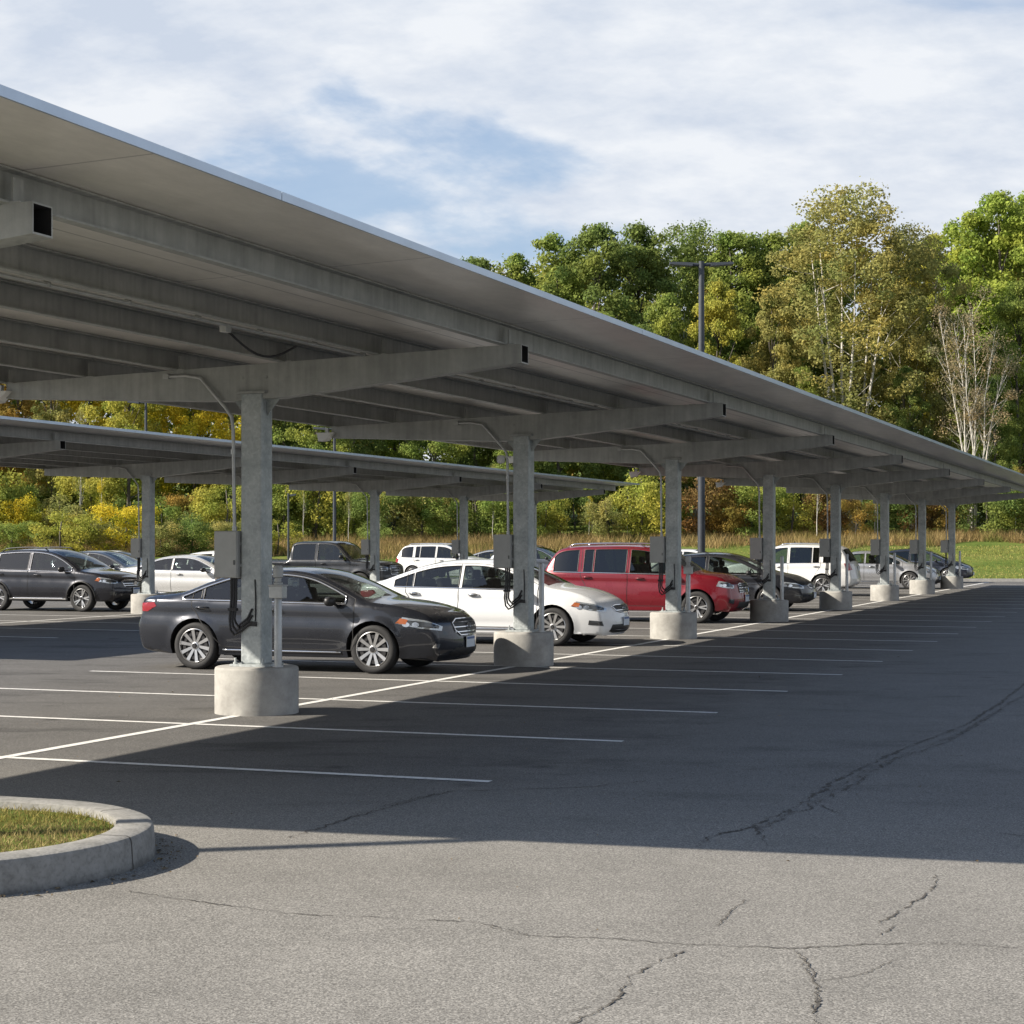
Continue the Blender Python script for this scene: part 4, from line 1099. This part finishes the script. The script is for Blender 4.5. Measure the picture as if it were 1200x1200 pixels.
SEDANW = dict(SEDAN); SEDANW.update(top=[(-2.26, .25), (-2.38, .30), (-2.43, .45), (-2.44, .62), (-2.40, .82), (-2.38, .98), (-2.32, 1.05), (-2.15, 1.08), (-1.95, 1.12), (-1.6, 1.24), (-1.2, 1.37), (-.8, 1.45), (-.3, 1.475), (.1, 1.46), (.45, 1.39), (.8, 1.26), (1.18, 1.08), (1.33, 1.02), (1.7, .96), (2.02, .87), (2.22, .77), (2.31, .66), (2.35, .55), (2.37, .42), (2.37, .28), (2.31, .19)],
    wins=[(-1.66, -1.30, 0), (-1.27, -.40, 0), (-.33, 1.02, 0)], rw=(-1.98, -.9), mirrormat=None, chromehandle=True, fogbright=False, fog=[(2.1, .62, .36), (2.1, .66, .44), (2.0, .80, .46), (2.0, .80, .38)], bars=2,
    grille=[(2.3, -.36, .62), (2.3, -.44, .70), (2.3, -.30, .72), (2.3, .30, .72), (2.3, .44, .70), (2.3, .36, .62), (2.3, .2, .59), (2.3, -.2, .59)], intake=[(2.3, -.56, .26), (2.3, -.50, .38), (2.3, .50, .38), (2.3, .56, .26), (2.3, .4, .23), (2.3, -.4, .23)],
    belt=(1.02, .95), chromefull=False)
SUV = dict(top=[(-2.22, .32), (-2.36, .38), (-2.41, .55), (-2.38, .75), (-2.33, 1.02), (-2.26, 1.20), (-2.10, 1.48), (-1.98, 1.62), (-1.80, 1.69), (-1.0, 1.735), (-.1, 1.73), (.3, 1.68), (.6, 1.56), (.95, 1.34), (1.22, 1.17), (1.38, 1.12), (1.9, 1.05), (2.16, .97), (2.30, .86), (2.34, .70), (2.37, .50), (2.34, .34), (2.24, .26)],
    wf=1.42, wr=-1.40, hw=.935, belt=(1.14, 1.07), R=.365, sill=.28, tumble=.34, round=.08, wins=[(-2.02, -1.42, 1), (-1.28, -1.06, 1), (-1.02, -.26, 1), (-.16, 1.0, 0)], doors=[(1.18, -.21, False), (-.21, -1.34, True)], ws=(.22, 1.30), rw=(-2.30, -2.02), rearglass=PRIV,
    hl=[(1.86, .86, .84), (1.92, .82, .96), (2.16, .70, .93), (2.26, .52, .86), (2.26, .52, .78), (2.1, .74, .80)], tl=[(-2.20, .84, .88), (-2.10, .82, 1.12), (-2.26, .70, 1.13), (-2.36, .62, .90)],
    grille=[(2.3, -.42, .70), (2.3, -.46, .86), (2.3, -.36, .90), (2.3, .36, .90), (2.3, .46, .86), (2.3, .42, .70)], intake=[(2.3, -.54, .34), (2.3, -.46, .48), (2.3, .46, .48), (2.3, .54, .34)], fog=[(2.2, .64, .44), (2.2, .62, .54), (2.1, .76, .55), (2.1, .78, .46)], plate=.56, rplate=.95, mirror=(.80, 1.16), mirrormat=TRIMB, rails=(-1.75, .15), chromefull=False, seatz=.72, rim=.25, nose=.10)
CROSS = dict(SUV); CROSS.update(top=[(-2.10, .34), (-2.24, .38), (-2.30, .55), (-2.28, .78), (-2.22, 1.0), (-2.12, 1.16), (-1.90, 1.36), (-1.70, 1.49), (-1.40, 1.57), (-.8, 1.625), (-.1, 1.62), (.3, 1.56), (.65, 1.43), (1.0, 1.24), (1.20, 1.11), (1.35, 1.07), (1.8, 1.01), (2.08, .92), (2.20, .82), (2.24, .68), (2.26, .50), (2.22, .34), (2.14, .27)],
    wf=1.32, wr=-1.34, R=.36, hw=.92, belt=(1.10, 1.02), wins=[(-1.85, -1.42, 1), (-1.34, -.40, 1), (-.30, 1.0, 0)], doors=[(1.12, -.35, False), (-.35, -1.40, True)], ws=(.20, 1.26), rw=(-2.12, -1.55), hl=[(1.72, .87, .82), (1.82, .84, .92), (2.04, .70, .88), (2.16, .52, .82), (2.16, .52, .74), (2.0, .74, .76)], amber=[(1.72, .87, .82), (1.80, .85, .91), (1.88, .82, .88), (1.84, .84, .80)],
    tl=[(-2.08, .84, .90), (-1.98, .82, 1.06), (-2.20, .62, 1.05), (-2.26, .60, .90)], grille=[(2.3, -.42, .66), (2.3, -.50, .80), (2.3, -.40, .84), (2.3, .40, .84), (2.3, .50, .80), (2.3, .42, .66)], cladding=True, mirror=(.78, 1.12), rails=(-1.35, .1), railmat=TRIMB, chromefull=True, sillstrip=True)
HATCH = dict(SEDANW); HATCH.update(top=[(-2.0, .28), (-2.12, .32), (-2.17, .48), (-2.16, .66), (-2.12, .9), (-2.06, 1.05), (-1.90, 1.2), (-1.6, 1.36), (-1.2, 1.46), (-.7, 1.515), (-.2, 1.52), (.2, 1.47), (.55, 1.36), (.95, 1.18), (1.25, 1.04), (1.5, .98), (1.85, .90), (2.05, .80), (2.16, .68), (2.19, .55), (2.20, .42), (2.17, .28), (2.10, .22)],
    wf=1.34, wr=-1.30, hw=.90, wins=[(-1.72, -1.34, 1), (-1.28, -.42, 1), (-.34, 1.05, 0)], rw=(-2.04, -1.35), doors=[(1.10, -.38, False), (-.38, -1.36, True)], ws=(.12, 1.22), hl=[(1.60, .85, .70), (1.68, .83, .79), (1.95, .70, .75), (2.08, .50, .67), (2.08, .50, .60), (1.88, .74, .63)], amber=None,
    tl=[(-1.95, .82, .86), (-1.90, .80, .98), (-2.08, .60, .97), (-2.12, .58, .85)], belt=(1.0, .94), mirrormat=TRIMB, mirror=(.82, 1.02), chromehandle=False, rplate=.66)
PICK = dict(SUV); PICK.update(top=[(-2.80, .46), (-2.92, .50), (-2.94, .62), (-2.90, .9), (-2.89, 1.17), (-2.84, 1.20), (-1.30, 1.20), (-1.14, 1.22), (-1.08, 1.5), (-1.02, 1.74), (-.92, 1.82), (-.2, 1.86), (.5, 1.84), (.72, 1.78), (1.0, 1.55), (1.30, 1.26), (1.42, 1.22), (2.0, 1.17), (2.42, 1.10), (2.54, 1.0), (2.58, .8), (2.60, .60), (2.57, .45), (2.5, .38)],
    wf=1.66, wr=-1.80, hw=.97, R=.40, sill=.40, belt=(1.20, 1.20), tumble=.26, wins=[(-.96, -.08, 1), (.02, 1.14, 0)], doors=[(1.30, -.03, False), (-.03, -1.02, True)], ws=(.66, 1.36), rw=(-1.15, -.98), rails=None, hl=[(2.20, .90, .88), (2.22, .90, 1.03), (2.46, .72, 1.03), (2.52, .58, 1.0), (2.52, .58, .86), (2.46, .72, .86)],
    tl=[(-2.78, .90, .80), (-2.78, .90, 1.12), (-2.90, .74, 1.12), (-2.92, .74, .80)], grille=[(2.5, -.52, .74), (2.5, -.52, 1.02), (2.5, .52, 1.02), (2.5, .52, .74)], intake=[(2.5, -.5, .50), (2.5, -.5, .58), (2.5, .5, .58), (2.5, .5, .50)], fog=None, plate=.62, rplate=.62, mirror=(1.02, 1.34), seats=[.55, -.35], seatz=.86, chromefull=False, chrome=False)

def squash(sp, x0, k):
    f = lambda x: x if x < x0 else x0+(x-x0)*k
    sp['top'] = [(f(x), z) for x, z in sp['top']]; sp['hl'] = [(f(p[0]), p[1], p[2]) for p in sp['hl']]
    if sp.get('amber'): sp['amber'] = [(f(p[0]), p[1], p[2]) for p in sp['amber']]
squash(SEDAN, 1.9, .84); squash(SUV, 1.85, .66); squash(SEDANW, 1.8, .86)
def gpt(x, y): p = gp(x, y); return p.x, p.y
cA = make_car('sedan', SEDAN, ('charcoal', (.022, .025, .034)), 'charcoal grey sedan parked beside the nearest concrete pedestal', metal=.45)
place(cA, *gpt(439, 789.5), SEDAN, tilt=1.5)
cB = make_car('sedan', SEDANW, ('white', (.74, .755, .77)), 'white sedan parked behind the second column, beyond the charcoal sedan', metal=0)
place(cB, *gpt(649, 757), SEDANW)
cC = make_car('suv', SUV, ('red', (.175, .006, .015)), 'red SUV with roof rails behind the third column', metal=.25, rimstyle=5)
place(cC, *gpt(817, 730.5), SUV)
cD = make_car('crossover', CROSS, ('graphite', (.016, .017, .024)), 'dark grey crossover at the left edge beside the far canopy column', metal=.45, rimstyle=5)
place(cD, *gpt(97, 717), CROSS)
cI = make_car('hatchback', HATCH, ('black', (.016, .018, .024)), 'black hatchback parked beyond the red SUV, behind the fourth column', metal=.3)
place(cI, *gpt(902, 716.5), HATCH)
cF = make_car('pickup_truck', PICK, ('black_grey', (.03, .032, .036)), 'black crew cab pickup parked beyond the roof of the charcoal sedan', 'pickup truck', metal=.4)
place(cF, px(422, Y=63), 63, PICK)
def recolor(src, spn, colr, label, metal=.3, cat='car'):
    c_ = copy_tree(src); c_['label'] = label; c_['category'] = cat; pm = paint(*colr, metal)
    def rec(o):
        if o.type == 'MESH' and o.data.materials and o.data.materials[0] and o.data.materials[0].name.startswith('paint_'):
            o.data = o.data.copy(); o.data.materials[0] = pm
        for ch in o.children: rec(ch)
    rec(c_); return c_
cJ = recolor(cC, SUV, ('pearl', (.72, .72, .71)), 'white SUV showing its tail, parked behind the fifth column', 0)
place(cJ, *gpt(964, 698.5), SUV, flip=True, rear=True)
cK = recolor(cB, SEDANW, ('silver', (.42, .43, .45)), 'silver sedan parked between the sixth and seventh columns', .6)
place(cK, px(1066, Y=72), 72, SEDANW)
cL = recolor(cI, HATCH, ('navy', (.014, .018, .03)), 'dark blue hatchback at the far end of the near row')
place(cL, px(1111, Y=83), 83, HATCH)
cE = recolor(cA, SEDAN, ('champagne', (.60, .60, .59)), 'pale silver sedan beyond the far canopy column at left', .3)
place(cE, px(262, Y=55), 55, SEDAN)
cG = recolor(cC, SUV, ('ivory', (.70, .70, .68)), 'white SUV far back, its roof showing over the white sedan', 0)
place(cG, px(548, Y=86), 86, SUV)
cH = recolor(cB, SEDANW, ('silver', (.42, .43, .45)), 'pale car farthest back, roof just showing left of the second column', .6)
place(cH, px(618, Y=92), 92, SEDANW)
extra = [(cI, HATCH, ('slate', (.05, .06, .075)), 'dark grey hatchback roof just beyond the dark crossover', 150, 62), (cB, SEDANW, ('pearl', (.72, .72, .71)), 'white car far left, between crossover and far column', 158, 74),
         (cA, SEDAN, ('black', (.016, .018, .024)), 'black car far left beyond the white cars', 152, 86), (cI, HATCH, ('ivory', (.70, .70, .68)), 'white hatchback beyond the pale sedan, near the nearest electrical box', 300, 61),
         (cD, CROSS, ('slate', (.05, .06, .075)), 'dark crossover seen through the gap left of the red SUV', 655, 84), (cI, HATCH, ('pearl', (.72, .72, .71)), 'white hatchback far beyond the black hatchback', 845, 78)]
for (src, spn, colr_, lab, x, Y) in extra:
    c_ = recolor(src, spn, colr_, lab); place(c_, px(x, Y=Y), Y, spn)

# ------------------------------------------------------------------ trees
def leaves(centres, radii, n_per, size, rs, flat=.78, shell=.30):
    out = []
    for (c_, r_), n in zip(zip(centres, radii), n_per):
        dirs = rs.normal(size=(n, 3)); dirs /= np.linalg.norm(dirs, axis=1)[:, None]
        rad = r_*(shell+(1-shell)*rs.rand(n))**.6*(.8+.35*rs.rand(n))
        rad = rad*np.where(rs.rand(n) < .3, rs.uniform(.9, 1.5, n), 1); p = dirs*rad[:, None]*np.array([1, 1, flat])+np.array(c_)
        nrm = dirs*.8+rs.normal(size=(n, 3))*.7+np.array([0, 0, .35]); nrm /= np.linalg.norm(nrm, axis=1)[:, None]
        a_ = np.cross(nrm, rs.normal(size=(n, 3))); a_ /= np.linalg.norm(a_, axis=1)[:, None]; b_ = np.cross(nrm, a_)
        s_ = size*(.6+.8*rs.rand(n))[:, None]
        q = np.stack([p-a_*s_, p+b_*s_*.62, p+a_*s_, p-b_*s_*.62], axis=1)
        out.append(q.reshape(-1, 3))
    return np.concatenate(out)
def tree_geo(kind, seed, H=24., Wd=5.5, var=0):
    rs = np.random.RandomState(seed); cs, rd, ns = [], [], []; tm = MB(); size = .17
    if kind in ('round', 'tall'):
        nc = 120; z0 = H*.20; size = .125
        for k in range(nc):
            t = rs.rand()**.85; z = z0+(H-z0)*t
            env = Wd*(math.sin(math.pi*min(1, .14+.86*t)**.85)**.6) if kind == 'round' else Wd*.78*(1-t*.75)**.6*min(1, .45+t*3)
            a = rs.uniform(0, 2*math.pi); rr_ = env*math.sqrt(rs.uniform(.05, 1))*.86*(1+.14*math.sin(a*3+seed)+.10*math.sin(z*1.1+a*2))
            r_ = rs.uniform(.6, 1.5)*(1-.35*t)*Wd/5.5
            cs.append((rr_*math.cos(a), rr_*math.sin(a), min(z, H-r_*.7))); rd.append(r_); ns.append(int(330*r_*r_))
        for k in range(7): cs.append((rs.uniform(-1.1, 1.1), rs.uniform(-1.1, 1.1), H-rs.uniform(.6, 2.4))); rd.append(.75*Wd/5.5); ns.append(130)
        tm.tube([(0, 0, -.4), (rs.uniform(-.2, .2), 0, H*.3), (rs.uniform(-.5, .5), rs.uniform(-.5, .5), H*.62), (rs.uniform(-.3, .3), 0, H*.8)], [.28, .22, .12, .03], 8)
        for k in range(18):
            c_ = cs[rs.randint(nc)]; zb = max(H*.18, c_[2]-abs(c_[0])-2.2); tm.tube([(0, 0, min(zb, H*.75)), (c_[0]*.5, c_[1]*.5, (zb+c_[2])/2+.3), c_], [.09, .06, .02], 5)
    elif kind == 'open':                             # tall, fine crown on several pale stems
        size = .11
        for k in range(6):
            a = k*1.05+rs.rand()*.4; sp_ = rs.uniform(.25, .5)*Wd
            bx, by = .9*math.cos(a)*(k > 2), .7*math.sin(a)*(k > 2)
            tx, ty = sp_*math.cos(a), sp_*math.sin(a); hh = H*rs.uniform(.68, .88)
            w1 = rs.uniform(-.35, .35)
            pts_ = [(bx, by, -.3), (bx+tx*.18+w1, by+ty*.18, hh*.22), (bx+tx*.45, by+ty*.45-w1, hh*.5), (bx+tx*.8+w1, by+ty*.8, hh*.78), (bx+tx, by+ty, hh)]
            tm.tube(pts_, [.19, .15, .10, .045, .01], 6)
            for q in range(8):
                f_ = rs.uniform(.3, .9); i_ = min(3, int(f_*4)); p = Vector(pts_[i_]).lerp(Vector(pts_[i_+1]), f_*4-i_)
                e_ = p+Vector((rs.uniform(-1, 1)*Wd*.45, rs.uniform(-1, 1)*Wd*.45, rs.uniform(.8, 3.0))); tm.tube([p, p.lerp(e_, .5)+Vector((0, 0, -.15)), e_], [.035, .022, .008], 4, caps=False)
        for k in range(330):
            t = rs.rand()**.75; z = H*.30+H*.68*t; env = Wd*(math.sin(math.pi*min(1, .16+.80*t))**.55)*(1+.12*math.sin(t*17+seed))
            a = rs.uniform(0, 2*math.pi); rr_ = env*math.sqrt(rs.rand())*.95; r_ = rs.uniform(.45, 1.05)
            cs.append((rr_*math.cos(a), rr_*math.sin(a), z)); rd.append(r_); ns.append(int(165*r_*(.4 if t > .88 else 1)))
    elif kind == 'birch':
        size = .065
        nstem = 6 if var == 0 else 2
        for k in range(nstem):
            a = k*.7+rs.rand()*.3; a = k*1.05+rs.rand()*.4 if var == 0 else a; sp_ = rs.uniform(.4, .95)*Wd; tx, ty = sp_*math.cos(a), sp_*math.sin(a)*.6; hh = H*rs.uniform(.72, 1.0)
            if var: tx *= .35; ty *= .35
            w1, w2 = rs.uniform(-.25, .25), rs.uniform(-.3, .3)
            pts_ = [(.12*math.cos(a), .1*math.sin(a), -.2), (tx*.10, ty*.1, hh*.2), (tx*.36+w1, ty*.42, hh*.42), (tx*.66+w2, ty*.7, hh*.68), (tx, ty, hh)]
            tm.tube(pts_, [.10, .085, .055, .03, .01], 6)
            for q in range(9):
                f_ = rs.uniform(.35, .98); i_ = min(3, int(f_*4)); p = Vector(pts_[i_]).lerp(Vector(pts_[i_+1]), f_*4-i_)
                e_ = p+Vector((rs.uniform(-1, 1)*1.1+tx*.15, rs.uniform(-1, 1)*.8, rs.uniform(.6, 2.4))); tm.tube([p, e_], [.02, .006], 4, caps=False)
                if f_ > .5: cs.append(tuple(e_)); rd.append(rs.uniform(.5, 1.1)); ns.append(170 if var == 0 else 200)
            if var == 0:
                for q in range(34):
                    f_ = rs.uniform(.42, 1); i_ = min(3, int(f_*4)); p = Vector(pts_[i_]).lerp(Vector(pts_[i_+1]), f_*4-i_)
                    e_ = p+Vector((rs.uniform(-.9, .9)+tx*.12, rs.uniform(-.8, .8), rs.uniform(.5, 1.9))); tm.tube([p, e_], [.009, .003], 3, caps=False)
    elif kind == 'shrub':
        for k in range(16):
            a = rs.uniform(0, 2*math.pi); rr_ = Wd*math.sqrt(rs.rand())*.75; z = H*rs.uniform(.15, .85); r_ = rs.uniform(.5, .95)
            cs.append((rr_*math.cos(a), rr_*math.sin(a), z)); rd.append(r_); ns.append(int(260*r_*r_))
        size = .12
        for k in range(5): tm.tube([(0, 0, -.2), (rs.uniform(-.5, .5)*Wd, rs.uniform(-.5, .5)*Wd, H*.8)], [.06, .02], 5)
    elif kind == 'under':                            # low leafy mass at the wood's foot
        for k in range(26):
            a = rs.uniform(0, 2*math.pi); rr_ = Wd*math.sqrt(rs.rand()); z = H*rs.uniform(.08, .9); r_ = rs.uniform(.8, 1.4)
            cs.append((rr_*math.cos(a), rr_*math.sin(a), z)); rd.append(r_); ns.append(int(230*r_*r_))
        size = .12
        tm.tube([(0, 0, -.3), (.3, .2, H*.5), (.1, .4, H*.85)], [.14, .1, .04], 6)
    return leaves(cs, rd, ns, size, rs), tm
protos = {}
def proto(kind, var, H, Wd, bark):
    key = (kind, var)
    if key in protos: return protos[key]
    lv, tm = tree_geo(kind, 100+var*17+len(kind), H, Wd, var)
    me = raw_mesh('crown', lv, 4, LEAF)
    tmo = bpy.data.meshes.new('trunk'); tmo.from_pydata(tm.v, [], tm.f); tmo.materials.append(bark); tmo.polygons.foreach_set('use_smooth', [True]*len(tm.f))
    protos[key] = (me, tmo, H); return protos[key]
def tree(kind, var, xp, Y, topy, col, label, name='tree', cat='tree', group=None, wscale=1., H0=None, W0=None, bark=None):
    X = px(xp, Y=Y); z0 = height(X, Y)-.05
    htot = 1.8+(637-topy)/F*Y-z0
    H0 = H0 or {'round': 24, 'tall': 24, 'open': 26, 'birch': 17.5, 'shrub': 3.2, 'under': 7}[kind]
    W0 = W0 or {'round': 5.5, 'tall': 5.0, 'open': 6.2, 'birch': 3.0, 'shrub': 1.7, 'under': 3.2}[kind]
    me, tm, H = proto(kind, var, H0, W0, bark or (PALEBARK if kind in ('open', 'birch') else BARK))
    r_ = tag(empty(name, (X, Y, z0), rnd.uniform(0, 6.28) if kind != 'birch' else 0), label, cat, group)
    s_ = htot/H; r_.scale = (s_*wscale*rnd.uniform(.95, 1.05), s_*wscale, s_)
    c_ = bpy.data.objects.new('crown', me); C.objects.link(c_); c_.parent = r_; c_.color = (*col, 1)
    t_ = bpy.data.objects.new('trunk', tm); C.objects.link(t_); t_.parent = r_
    return r_
DG, MG, BG, YG, YL, OL, OR, RU = (.20, .255, .075), (.275, .33, .085), (.33, .40, .085), (.42, .41, .09), (.62, .52, .06), (.36, .34, .12), (.38, .27, .075), (.27, .17, .07)
TAN = (.34, .28, .17)
def olabel(kind, i): return kind
T = []
# the wood's skyline, left to right: (x, Y, top, kind, var, colour, label)
back = [(556, 141, 302, 'round', 0, DG, 'first dark tree where the skyline leaves the canopy roof'), (606, 143, 298, 'round', 1, MG, 'low rounded green tree second along the skyline from the canopy'),
        (655, 141, 276, 'tall', 0, MG, 'slim green tree standing up left of the dark broad pair'), (697, 139, 264, 'round', 2, DG, 'broad dark green tree, tallest left of the twin lamp post'),
        (748, 142, 263, 'round', 1, DG, 'dark green tree just left of the twin lamp post'), (805, 145, 260, 'open', 1, DG, 'thin-topped dark tree right behind the twin lamp heads'),
        (858, 142, 272, 'round', 0, MG, 'mid green tree right of the twin lamp post'), (896, 144, 272, 'tall', 1, MG, 'narrow green tree between lamp post and big olive tree'),
        (940, 146, 262, 'round', 2, MG, 'green tree partly behind the left of the big olive tree'), (1095, 146, 275, 'round', 1, YG, 'green tree in the dip right of the big olive tree'),
        (1138, 142, 250, 'tall', 1, BG, 'bright green narrow tree at right'), (1172, 140, 226, 'round', 2, BG, 'tallest bright green tree near the right edge'),
        (1215, 142, 222, 'round', 0, BG, 'bright green tree cut by the right edge')]
for (x, Y, t_, kd, va_, c_, lb) in back: tree(kd, va_, x, Y, t_, c_, lb, 'broadleaf_tree', 'tree', 'trees on the wood skyline')
tree('open', 0, 992, 131, 214, OL, 'big olive-leaved tree with pale forked stems, highest of all', 'forked_tree', 'tree', 'trees at the wood edge', 1.12)
tree('open', 1, 1068, 133, 262, OL, 'olive tree leaning right of the highest tree', 'forked_tree', 'tree', 'trees at the wood edge', .8)
tree('birch', 0, 1140, 123, 343, TAN, 'nearly bare birch with many thin white stems and tan twigs', 'birch_tree', 'tree', 'trees at the wood edge', 1.0)
mid = [(842, 131, 330, 'round', 1, YG, 'yellow-green bushy tree in front of the wood by the lamp pole', .8), (780, 132, 345, 'round', 2, MG, 'green bushy tree left of the lamp pole', .8), (712, 133, 372, 'round', 0, YG, 'yellowish green tree below the dark skyline trees', .8),
       (640, 134, 345, 'round', 2, MG, 'green tree above the canopy roof, left of the yellowish one', .8), (905, 130, 345, 'round', 0, OL, 'olive bushy tree left of the big pale-stemmed tree', .75), (872, 127, 440, 'round', 1, OR, 'small orange-tinged tree just above the roof edge', .8),
       (1195, 133, 330, 'round', 1, MG, 'green tree behind the thin birch at right', .8), (1105, 132, 360, 'round', 2, OL, 'olive tree between the pale stems and the birch', .7), (940, 128, 430, 'round', 0, MG, 'low green tree under the left of the olive crown', .8),
       (1060, 130, 430, 'round', 2, DG, 'dark tree in the shade behind the pale stems', .8), (1165, 129, 440, 'round', 1, DG, 'dark tree low behind the birch stems', .8)]
for (x, Y, t_, kd, va_, c_, lb, ws_) in mid: tree(kd, va_, x, Y, t_, c_, lb, 'broadleaf_tree', 'tree', 'trees at the wood edge', ws_)
left = [(-75, OL), (-25, OR), (22, OR), (62, OL), (105, YL), (150, YG), (185, YL), (228, YL), (272, YL), (322, DG), (368, MG), (415, DG), (462, BG), (508, MG), (556, DG), (604, MG), (655, DG), (706, MG), (745, DG)]
cn = {OL: 'olive', OR: 'orange-tinged', YL: 'yellow', YG: 'yellow-green', DG: 'dark green', MG: 'mid green', BG: 'bright green', RU: 'rust'}
names_ = ['first', 'second', 'third', 'fourth', 'fifth', 'sixth', 'seventh', 'eighth', 'ninth', 'tenth', 'eleventh', 'twelfth', 'thirteenth', 'fourteenth', 'fifteenth', 'sixteenth', 'seventeenth', 'eighteenth', 'nineteenth', 'twentieth',
          'twenty-first', 'twenty-second', 'twenty-third', 'twenty-fourth', 'twenty-fifth', 'twenty-sixth', 'twenty-seventh', 'twenty-eighth', 'twenty-ninth', 'thirtieth', 'thirty-first', 'thirty-second', 'thirty-third', 'thirty-fourth', 'thirty-fifth', 'thirty-sixth']
for i, (x, c_) in enumerate(left):
    tree('round' if i % 3 else 'tall', i % 3, x, 124+(i*7 % 5)*1.5, 395-(i*37 % 50), c_, '%s tree under the canopy, %s from the left along the wood' % (cn[c_], names_[i]), 'broadleaf_tree', 'tree', 'trees seen under the canopies', .85)
# understory along the wood's foot
ucol = [OL, YG, MG, YL, OL, YG, DG, MG, OR, YG, DG, MG, YG, MG, DG, OL, MG, DG, MG, YG, DG, OL, YG, MG, RU, OR, MG, YG, RU, OR, DG, RU, OR, DG, MG, RU]
for i in range(36):
    x = -70+i*37+rnd.uniform(-9, 9); c_ = ucol[i]
    tree('under', i % 3, x, 119+rnd.uniform(0, 5), 637-(70+rnd.uniform(-18, 30)), c_, '%s undergrowth thicket, %s from the left at the wood foot' % (cn[c_], names_[i]), 'thicket', 'bush', 'thickets along the wood foot')
for i in range(9):
    tree('under', (i+1) % 3, -20+i*42+rnd.uniform(-9, 9), 111+rnd.uniform(0, 2), 612-rnd.uniform(0, 26), [OL, MG, YG, OL, YL, OL, DG, OL, YG][i], '%s low brushwood, %s from the left just beyond the parked cars' % (cn[[OL, MG, YG, OL, YL, OL, DG, OL, YG][i]], names_[i]), 'thicket', 'bush', 'thickets along the wood foot', 1.3)
# pale bare trunks along the edge, each its own thin tree
for i, (x, t_) in enumerate([(93, 470), (118, 520), (355, 520), (408, 540), (445, 548), (548, 545), (577, 540), (690, 575), (735, 560), (957, 500), (1025, 520), (1190, 540)]):
    tree('birch', 1, x, 118.5+i % 3, t_, [OL, YL, YG][i % 3], 'slender pale-stemmed sapling, %s from the left before the wood' % names_[i], 'sapling', 'tree', 'pale saplings before the wood', .45, H0=12, W0=1.6)
# deep wood behind: one uncountable mass
rs = np.random.RandomState(55); cs, rd, ns = [], [], []
for row, Y in enumerate((150, 158, 168)):
    for x in np.arange(-95, 98, 6.2):
        x = x+rs.uniform(-2, 2); xp = 600+F*x/Y
        tp = np.interp(xp, [-500, 500, 560, 700, 800, 950, 1000, 1100, 1180, 1600], [275, 280, 288, 262, 262, 262, 255, 270, 235, 225])+rs.uniform(-4, 20)
        H = (637-tp)/F*Y; z0 = height(x, Y)
        for k in range(38):
            t = rs.rand(); r_ = rs.uniform(1.0, 1.9); env = 4.2*math.sin(math.pi*min(1, .15+.8*t))**.6
            a = rs.uniform(0, 6.28); q = env*math.sqrt(rs.rand())
            cs.append((x+q*math.cos(a), Y+q*math.sin(a), z0+1+(H-z0-1.5)*t)); rd.append(r_); ns.append(int(85*r_*r_))
me = raw_mesh('woodland', leaves(cs, rd, ns, .23, rs), 4, WOODLEAF)
o = bpy.data.objects.new('woodland', me); C.objects.link(o); tag(o, 'deep green and yellowing wood massed behind the edge trees', 'woodland', kind='stuff')
# tall dry grass along the wood foot
rs = np.random.RandomState(8); pts = []
n = 110000
X = rs.uniform(-62, 62, n); Yb = 106+rs.rand(n)**.8*15-np.where(X < 0, 0, 0)
keep = (np.sin(X*.7)+np.sin(X*.23+2)+np.sin(Yb*1.1)*.8+rs.normal(size=n)*.8) > -1.6
lim = np.where(X > 4, 113.5, 110)+2.2*np.sin(X*.25)+1.3*np.sin(X*.9)
keep &= Yb > lim
X, Yb = X[keep], Yb[keep]
pts = [(x, y, height(x, y)-.05) for x, y in zip(X, Yb)]
me = tri_field('tall_grass', DRYG, pts, lambda r, n: r.uniform(.2, .85, n), .022, 6, 1.0)
o = bpy.data.objects.new('tall_grass', me); C.objects.link(o); tag(o, 'tall tawny dry grass at the foot of the wood', 'grass', kind='stuff')
n = 50000
X = rs.uniform(-8, 50, n); Yb = rs.uniform(86, 113, n); E = np.array([edgeY(x) for x in X]); k_ = Yb > E-.7
pts = [(x, y, height(x, y)-.04) for x, y in zip(X[k_], Yb[k_])]
me = tri_field('lawn_blades', leafmat('lawn_blade', (.1, .1, .05), var=.4, trans=.3, hue=[(.3, (.19, .21, .05)), (.5, (.27, .26, .075)), (.7, (.36, .31, .12))]), pts, lambda r, n: r.uniform(.03, .10, n), .03, 9, .8)
o = bpy.data.objects.new('lawn_grass', me); C.objects.link(o); tag(o, 'mown green grass of the bank beyond the car park', 'grass', kind='stuff')
